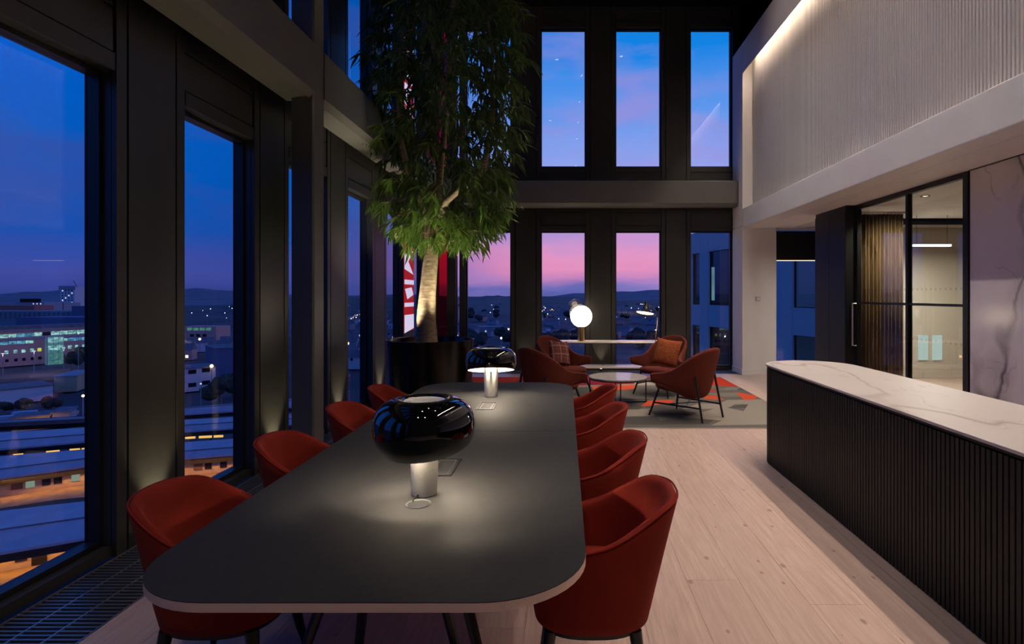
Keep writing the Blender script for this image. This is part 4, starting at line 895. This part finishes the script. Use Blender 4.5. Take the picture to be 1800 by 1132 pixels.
# far towers and blocks above it
def farblock(name, label, px0, px1, py0, d, mat, dep=18, base=GZ, cat='building', group=None, d2=None):
    A, B = P(px0, 0, d), P(px1, 0, d2 or d); z1 = H-(py0-VY)*d/F
    return block(name, label, A, B, dep, base, z1, mat, cat, group)
t, A, B = farblock('high_rise', 'pale high-rise tower with rows of small windows on the skyline', 106, 131, 504, 560, 'render_white')
for c_ in range(4):
    for r in range(6): onwall(t, A, B, 109+c_*5.5, 111+c_*5.5, 510+r*4.2, 512+r*4.2, 'dark_glass' if (c_+r) % 4 else 'lit_white')
onwall(t, A, B, 104.5, 133, 502.5, 509, 'render_grey', 'crown', 1.0)
t, A, B = farblock('high_rise', 'shorter pale tower with a column of lit windows', 131.5, 149, 510, 640, 'render_white')
for r in range(7): onwall(t, A, B, 137, 139, 513+r*3, 515+r*3, 'lit_white')
for r in range(6): onwall(t, A, B, 143, 145, 514+r*3.4, 516+r*3.4, 'dark_glass')
cr = thing('tower_crane', 'thin red tower crane above the high-rise', 'crane', tuple(P(136, 571, 610))); 
MB().tube([(0, 0, 0), (0, 0, P(136, 503, 610).z-P(136, 571, 610).z)], .5, 6).build('mast', 'red_brick', cr); q0 = P(136, 505, 610)-P(136, 571, 610); MB().tube([q0, P(129, 493, 610)-P(136, 571, 610)], .35, 6).build('jib', 'red_brick', cr)
t, A, B = farblock('hospital_block', 'stepped mid-rise block with dark flat top', 26, 78, 531, 500, 'render_grey'); onwall(t, A, B, 36, 72, 525, 531, 'fascia_dark', 'top_storey', .5)
for i in range(6): onwall(t, A, B, 58+i*3.2, 59.6+i*3.2, 533+(i % 2)*4, 535+(i % 2)*4, 'lit_white')
farblock('brick_block', 'long low red brick block on the skyline', -60, 60, 537, 470, 'red_brick'); 
t, A, B = farblock('pale_block', 'pale terrace block with three lit windows', 76, 112, 532, 520, 'render_grey')
for x0 in (84, 90, 96): onwall(t, A, B, x0, x0+2, 538.5, 540.5, 'lamp_warm')
t, A, B = farblock('ribbed_shed', 'long green shed with ribbed cladding', -80, 128, 547, 430, 'green_clad', 30)
for i in range(22): onwall(t, A, B, -60+i*8.5, -57+i*8.5, 549, 560, 'roof_slate', 'rib', .4)
farblock('dark_shed', 'dark flat-roofed shed behind the office block', 28, 200, 558, 360, 'render_blue', 30)
farblock('dark_tower', 'dark glazed block beside the high-rise', 126, 200, 538, 420, 'render_blue', 25)
# low buildings in front of the office
def lowblock(name, label, pxa, pya, pxb, pyb, ht, dep, mat, roof='roof_slate', group=None):
    t, A, B = block(name, label, G(pxa, pya, GZ), G(pxb, pyb, GZ), dep, GZ, GZ+ht, mat, 'building', group); W = t['_w']
    MB().box(-.3, W+.3, -.3, dep+.3, ht, ht+.35).build('roof', roof, t); return t, A, B
lowblock('white_store', 'low white windowless store with dark flat roof', -30, 716, 93, 702, 4.2, 14, 'render_white')
lowblock('pale_workshop', 'pale workshop with wide grey roof beside the white store', 95, 690, 135, 688, 5.0, 16, 'stone_warm', 'render_grey')
lowblock('timber_shed', 'small brown shed lit by an orange lamp', 20, 759, 88, 753, 3.0, 6, 'stone_warm')
lowblock('grey_shed', 'small grey shed joined to the brown shed', 91.5, 752.7, 122, 750, 3.4, 7, 'render_grey')
lamp('POINT', 'shed_lamp_light', tuple(G(78, 757, GZ)+Vector((.3, -2.0, 3.2))), 300, (1, .45, .12), shadow_soft_size=.2)
def car(label, px, py, mat, L_=4.6, group='vehicles in the yard'):
    g0 = G(px, py, GZ); t = thing('van', label, 'van', (g0.x, g0.y, GZ), .5, group)
    MB().box(-L_/2, L_/2, -1, 1, .35, 1.25).build('body', mat, t); MB().prism([(-L_/2+.2, -.92), (L_/2-1.2, -.92), (L_/2-1.2, .92), (-L_/2+.2, .92)], 1.25, 2.1).build('cabin', mat, t)
    for x in (-L_*.3, L_*.3): MB().tube([(x, -1.02, .34), (x, 1.02, .34)], .34, 10).build('axle', 'fascia_dark', t)
car('pale blue-white van parked behind the brown shed', 48, 737, 'van_white', 6, None); car('long pale container lorry at the yard edge', 10, 746, 'van_white', 11, None)
for i, (px, py) in enumerate(((96, 741), (106, 736), (117, 732))):
    car('grey van in a row behind the grey shed', px, py, 'render_grey')
for px_ in (318, 340, 360, 380): q_ = P(px_, 0, 337); free(q_.x, q_.y, 12)
for k_ in range(60): q_ = G(750+k_*3, 573.4, GZ); free(q_.x, q_.y, 16)
for px_, py_ in ((803, 612), (881, 622)): q_ = G(px_, py_, GZ); free(q_.x, q_.y, 4)
# window two: houses and flats
t, A, B = farblock('lit_block', 'flat-roofed pink block with lit glazed top floor', 318, 380, 574, 330, 'brick_pink', 14)
for i in range(4): onwall(t, A, B, 329+i*11, 338+i*11, 576, 581, 'lit_green')
for i in range(3): onwall(t, A, B, 334+i*11, 341+i*11, 587, 592, 'dark_glass')
t, A, B = lowblock('white_flats', 'white two-storey flats with four dark windows', 300, 692, 379, 684, 7.4, 12, 'render_white')
for x0, y0 in ((331, 650), (355, 647), (331, 673), (355, 669)): onwall(t, A, B, x0, x0+14, y0, y0+7, 'dark_glass')
lowblock('blue_hall', 'tall dark blue hall beside the white flats', 380, 668, 470, 660, 11.5, 18, 'render_blue')
def house(label, x, y, rz, w_, h_, mat, roof='roof_slate', group='gabled houses of the town'):
    t = thing('house', label, 'house', (x, y, GZ), rz, group); MB().box(-w_/2, w_/2, -3.5, 3.5, 0, h_).build('walls', mat, t)
    mb = MB(); mb.add([(-w_/2-.3, -3.9, h_), (w_/2+.3, -3.9, h_), (w_/2+.3, 3.9, h_), (-w_/2-.3, 3.9, h_), (-w_/2-.3, 0, h_+2.8), (w_/2+.3, 0, h_+2.8)], [(0, 1, 5, 4), (2, 3, 4, 5), (0, 4, 3), (1, 2, 5), (0, 3, 2, 1)]); mb.build('roof', roof, t)
    for k in range(3):
        if rh.random() < .5: MB().box(-w_/2+1+k*w_/3.2, -w_/2+2.1+k*w_/3.2, -3.55, -3.45, 1.2+2.4*(k % 2), 2.4+2.4*(k % 2)).build('window', rh.choice(('dark_glass', 'dark_glass', 'lamp_warm', 'lit_white')), t)
for i in range(10):
    g0 = spot(lambda: rh.uniform(318, 430), lambda: rh.uniform(597, 634), 8)
    if g0: house('small gabled house in the rows beyond the white flats', g0.x, g0.y, rh.uniform(-.3, .3)+.5, rh.uniform(8, 13), 5, rh.choice(('render_grey', 'render_white', 'brick_pink')), group='houses beyond the flats')
for i in range(90):
    g0 = spot(lambda: rh.uniform(800, 1200), lambda: rh.choice((534+39*rh.random()**1.3, 586+8*rh.random())), 9.5)
    if g0: house('small gabled town house seen far below through the far windows', g0.x, g0.y, rh.uniform(-.6, .6), rh.uniform(8, 16), rh.uniform(4, 6), rh.choice(('render_grey', 'render_white', 'brick_pink', 'render_grey')), group='town houses beyond the far windows')
for i in range(40):
    g0 = spot(lambda: rh.uniform(560, 720), lambda: 532+120*rh.random(), 8.5)
    if g0: house('small gabled town house seen between the piers', g0.x, g0.y, rh.uniform(-.6, .6), rh.uniform(8, 14), 5, rh.choice(('render_grey', 'render_white', 'brick_pink')), group='town houses past the column')
# street lamps
def street_lamp(label, px, py, hgt, mat, group, r=.28):
    g0 = G(px, py, GZ); t = thing('street_lamp', label, 'street lamp', tuple(g0), 0, group)
    MB().tube([(0, 0, 0), (0, 0, hgt)], .12, 6).build('pole', 'render_grey', t); MB().lathe(sphere(r, hgt+r, 8, 6), 8).build('head', mat, t)
for px, py, hh, mt, r in ((146, 749, 7, 'lamp_warm', .3), (138, 658, 16, 'lit_white', .3), (353, 713, 6, 'lit_white', .25), (372, 686, 7.5, 'lamp_warm', .55), (351, 625, 8, 'lamp_warm', .6), (803, 612, 8, 'lamp_white', .42), (881, 622, 8, 'lamp_white', .5)):
    street_lamp('lamp post standing alone with a bright head, %s' % {146: 'beside the grey shed', 138: 'in front of the office block', 353: 'before the station roofs', 372: 'at the corner of the white flats', 351: 'among the gabled houses', 803: 'beyond the planter', 881: 'below the corner window'}[px], px, py, hh, mt, None, r)
for i in range(80):
    px = rh.choice((rh.uniform(805, 900), rh.uniform(948, 1032), rh.uniform(1080, 1165), rh.uniform(1080, 1165), rh.uniform(325, 415), rh.uniform(612, 636))); py = 526+50*rh.random()**1.8; d = 31.5/(py-VY)*F; g0 = G(px, py, GZ)
    if free(g0.x, g0.y, 1.5): street_lamp('distant street lamp glowing among the dark town', px, py, 8, rh.choice(('lamp_warm', 'lamp_white', 'lamp_white')), 'distant street lamps', .00042*d)
# trees
def tree_out(label, x, y, w_, h_, group, seed):
    t = thing('leafy_tree', label, 'tree', (x, y, GZ-.5), 0, group); rs = random.Random(seed); mb = MB()
    for k in range(7):
        cx, cy, cz, r = rs.uniform(-.3, .3)*w_, rs.uniform(-.3, .3)*w_, h_*rs.uniform(.4, .72), w_*rs.uniform(.22, .36)
        bm = bmesh.new(); bmesh.ops.create_icosphere(bm, subdivisions=2, radius=r); 
        mb.add([(v_.co.x*rs.uniform(.8, 1.2)+cx, v_.co.y*rs.uniform(.8, 1.2)+cy, v_.co.z*rs.uniform(.8, 1.2)*.9+cz) for v_ in bm.verts], [tuple(v_.index for v_ in f.verts) for f in bm.faces]); bm.free()
    mb.build('crown', 'tree_dark', t); MB().tube([(0, 0, 0), (0, 0, h_*.5)], w_*.04, 6).build('trunk', 'bark', t)
for i, (px, py, w_, h_) in enumerate(((124, 651, 7, 10), (150, 646, 8, 12), (6, 726, 4, 4.5), (40, 725, 4, 4.5), (92, 720, 4, 4.5), (388, 708, 8, 9), (409, 697, 8, 9))):
    g0 = G(px, py, GZ); free(g0.x, g0.y, 4); tree_out('dark bushy tree standing in the yards below the near windows', g0.x, g0.y, w_, h_, 'yard trees', i)
for i in range(70):
    s_ = rh.uniform(8, 13); g0 = spot(lambda: rh.uniform(795, 1240), lambda: rh.choice((534+33*rh.random(), 588+25*rh.random())), s_*.62)
    if g0: tree_out('dark round-crowned tree among the houses beyond the far windows', g0.x, g0.y, s_, s_*.9, 'town trees', 100+i)
# road strips, water
def strip(name, label, pts, mat, cat):
    mb = MB(); mb.add([tuple(G(px, py, GZ+.05)) for px, py in pts], [tuple(range(len(pts)))]); mb2 = MB()
    v_ = [G(px, py, GZ) for px, py in pts]; mb2.prism([(p.x, p.y) for p in v_], GZ-.45, GZ+.02); return tag(mb2.build(name, mat), label, cat)
strip('viaduct_deck', 'pale road deck crossing below the corner window', [(760, 575), (905, 573.4), (905, 572), (760, 573.6)], 'render_grey', 'road')
strip('road', 'grey road in front of the office block', [(-250, 690), (115, 667), (300, 662), (300, 654), (115, 660), (-250, 681)], 'asphalt', 'road')
strip('river', 'pale strip of river beyond the trees', [(940, 582), (1180, 580), (1180, 577), (940, 578)], 'render_grey', 'water')

# station: long canopies following the curved platforms, lit stone buildings below
XS = (-330, -150, 0, 157, 326, 414, 520)
def ext(l_): return [l_[0]+(l_[0]-l_[1])/157*330*1.25, l_[0]+(l_[0]-l_[1])/157*150*1.15]+list(l_)+[l_[3]+(l_[3]-l_[2])/88*106]
def canopy(label, top, bot, ridge_k, posts=True):
    zt, zm, zb = -24.3, -24.9, -25.6; tp = [G(x, y, zt) for x, y in zip(XS, ext(top))]; bt = [G(x, y, zb) for x, y in zip(XS, ext(bot))]
    o = tp[2]; base = Vector((o.x, o.y, -28.7)); t = thing('station_canopy', label, 'canopy', tuple(base), 0, None)
    mid = [a.lerp(b, ridge_k)+Vector((0, 0, .55)) for a, b in zip(tp, bt)]
    mb = MB(); n_ = len(tp)
    for rows, in ((([p for p in tp], [p for p in mid]),), (([p for p in mid], [p for p in bt]),)):
        vs = [p-base for p in rows[0]]+[p-base for p in rows[1]]; k = len(vs); vs += [p+Vector((0, 0, -.3)) for p in vs]
        mb.add(vs, [(i, i+1, n_+i+1, n_+i) for i in range(n_-1)]+[(k+i, k+n_+i, k+n_+i+1, k+i+1) for i in range(n_-1)]+[(0, n_, k+n_, k), (n_-1, k+n_-1, k+2*n_-1, 2*n_-1)]+[(i, k+i, k+i+1, i+1) for i in range(n_-1)]+[(n_+i, n_+i+1, k+n_+i+1, k+n_+i) for i in range(n_-1)])
    mb.build('roof', 'roof_lead', t)
    fa = MB(); vs = [p-base+Vector((0, 0, -.3)) for p in bt]+[p-base+Vector((0, 0, -1.15)) for p in bt]; vs += [p+Vector((.1, .25, 0)) for p in vs]; k = 2*n_
    fa.add(vs, [(i, i+1, n_+i+1, n_+i) for i in range(n_-1)]+[(k+i, k+n_+i, k+n_+i+1, k+i+1) for i in range(n_-1)]+[(n_+i, n_+i+1, k+n_+i+1, k+n_+i) for i in range(n_-1)]); fa.build('valance', 'fascia_dark', t)
    gt = MB(); gt.tube([m_-base+Vector((0, 0, .1)) for m_ in mid], .09, 5); gt.build('ridge_gutter', 'roof_slate', t)
    if posts:
        for i in range(n_-1):
            for f_ in (.1, .5):
                p = tp[i].lerp(tp[i+1], f_).lerp(bt[i].lerp(bt[i+1], f_), .45); MB().tube([(p.x-base.x, p.y-base.y, -1.2), (p.x-base.x, p.y-base.y, 3.9)], .12, 6).build('post', 'fascia_dark', t)
    return tp, bt
A_t, A_b = (760, 751, 738, 733), (789, 775, 758, 752); B_t, B_b = (802, 789, 777, 771), (840, 818, 805, 798); C_t, C_b = (898, 880, 862, 854), (971, 944, 915, 902)
D_t, D_b = (741, 733, 716, 709), (748, 740, 728, 722)
canopy('slate-blue station canopy, farthest, with gold light beneath its edge', A_t, A_b, .75); cb_ = canopy('slate-blue station canopy over the lit stone platform building', B_t, B_b, .8, False); cc_ = canopy('wide slate-blue station canopy closest to the tower, with a gutter line', C_t, C_b, .62, False); canopy('thin grey station canopy behind the other roofs', D_t, D_b, .5, False)
def station_wall(label, tb_, lights, dy):
    xs = XS; b0 = [G(x, y, -28.7) for x, y in zip(xs, ext(tb_))]; o = b0[2]; t = thing('platform_building', label, 'building', (o.x, o.y, -28.7)); n_ = len(b0)
    vs = [p-o for p in b0]+[p-o+Vector((0, 0, 2.55)) for p in b0]; vs += [p+Vector((-1.2, 4.0, 0)) for p in vs]; k = 2*n_
    MB().add(vs, [(i, i+1, n_+i+1, n_+i) for i in range(n_-1)]+[(k+i, k+n_+i, k+n_+i+1, k+i+1) for i in range(n_-1)]+[(n_+i, n_+i+1, k+n_+i+1, k+n_+i) for i in range(n_-1)]).build('walls', 'stone_warm', t)
    for i in range(1, n_-1):
        a, b = b0[i], b0[i+1]; d = b-a; L_ = d.length; u_ = d.normalized(); nn = Vector((u_.y, -u_.x, 0)); k = 0; s = 1.2
        while s < L_-1.5:
            kind = rh.choice(('window', 'window', 'window', 'poster', 'door')); wd = 1.0 if kind == 'window' else 1.3; z0, z1 = ((.8, 2.2) if kind != 'door' else (.02, 2.2))
            mt = {'window': rh.choice(('dark_glass', 'dark_glass', 'dark_glass', 'lit_pale')), 'poster': 'poster', 'door': 'fascia_dark'}[kind]
            c_ = a-o+u_*(s+wd/2)+nn*.06+Vector((0, 0, (z0+z1)/2)); MB().quadbox(c_, u_*(wd/2), nn*.06, (0, 0, (z1-z0)/2)).build(kind, mt, t)
            s += wd+(.35 if k % 2 == 0 else rh.uniform(.8, 1.6)); k += 1
        mid = (a+b)/2+nn*1.3
        lamp('AREA', 'platform_light', (mid.x-o.x, mid.y-o.y, 2.75), 26*L_, (1, .42, .07), rot=(0, 0, math.atan2(d.y, d.x)), parent=t, shape='RECTANGLE', size=L_*.95, size_y=.25)
    pl = MB(); pv = [p for p in b0]; dv = [Vector((1.2, -7.5, 0))]*n_; poly = [(p.x-o.x, p.y-o.y) for p in pv]+[(p.x-o.x+.9, p.y-o.y-7.0) for p in pv[::-1]]; pl.prism(poly, -1.3, -.01); pl.build('platform_slab', 'platform', t)
    return t
station_wall('stone platform building lit orange under the middle canopy', (873.5, 850.8, 835.8, 828), 3, 0)
station_wall('stone platform building lit orange under the closest canopy', (1006, 975, 945, 930), 3, 0)
st_ = thing('light_band', 'gold strip of platform lights under the farthest canopy', 'light', tuple(G(0, 800, -27.2)))
o = G(0, 800, -27.2)
for a, b in ((-60, -25), (24, 40), (82, 104), (123, 140), (144, 156), (326, 343), (350, 372), (376, 392)):
    yy = lambda x: (799.5-(x/157)*10.5) if x < 200 else 769.5-(x-326)*.045
    p0, p1 = G(a, yy(a), -27.2), G(b, yy(b), -27.2); MB().quadbox((p0+p1)/2-o, (p1-p0)/2, (0, .1, 0), (0, 0, .22)).build('tube', 'strip_gold', st_)

# own building's neighbouring wing seen through the right-hand windows
wd_ = Vector((.28, -.96, 0)).normalized(); wv_ = Vector((.96, .28, 0)); wo_ = Vector((7.25, 34.7, 0))
ops = [(1.0, 1.9), (2.9, 5.2), (6.4, 8.8), (10.0, 12.4), (13.6, 16.0), (17.2, 19.6)]
facade('wall_wing', 'pale blue panelled wing of the same building, across the gap', wo_, tuple(wd_), tuple(wv_), ops, -.2, 21, [(-4.0, -.2), (1.0, 4.0)], -30, 5.2, mats=('wing_panel', 'black_frame', 'rear_glass'), split=.45)
lf = MB()
for a, b in ops:
    pass
inn = MB(); c0 = wo_+wd_*10.4+wv_*3.4
tag(MB().quadbox(c0+Vector((0, 0, -12.4)), wd_*10.6, wv_*.1, (0, 0, 17.6)).build('wall_wing_inner', 'render_grey'), 'grey inner wall seen through the windows of the wing', kind='structure')
tag(MB().quadbox(wo_+wd_*-.1+wv_*1.9+Vector((0, 0, -12.4)), wd_*.1, wv_*1.55, (0, 0, 17.6)).build('wall_wing_end', 'dark_glass'), 'dark end wall inside the wing', kind='structure')
tag(MB().quadbox(wo_+wd_*10.4+wv_*1.85+Vector((0, 0, .35)), wd_*10.4, wv_*1.4, (0, 0, .12)).build('floor_wing', 'render_grey'), 'floor slab inside the wing', kind='structure')
for i, (a, z0, z1) in enumerate(((1.45, 1.25, 3.2), (4.75, 1.05, 3.3), (4.1, -3.6, -.9), (8.3, -3.8, -1.2), (8.2, 1.1, 3.2))):
    c_ = wo_+wd_*a+wv_*.9; o = MB().quadbox((0, 0, (z1-z0)/2), wd_*.22, wv_*.22, (0, 0, (z1-z0)/2)).build('light_column', 'lit_cyan_soft', None); o.location = (c_.x, c_.y, z0 if z0 > .48 or z0 < 0 else .48)
    tag(o, 'tall pale cyan lit panel standing inside the neighbouring wing', 'light', 'lit panels in the wing')
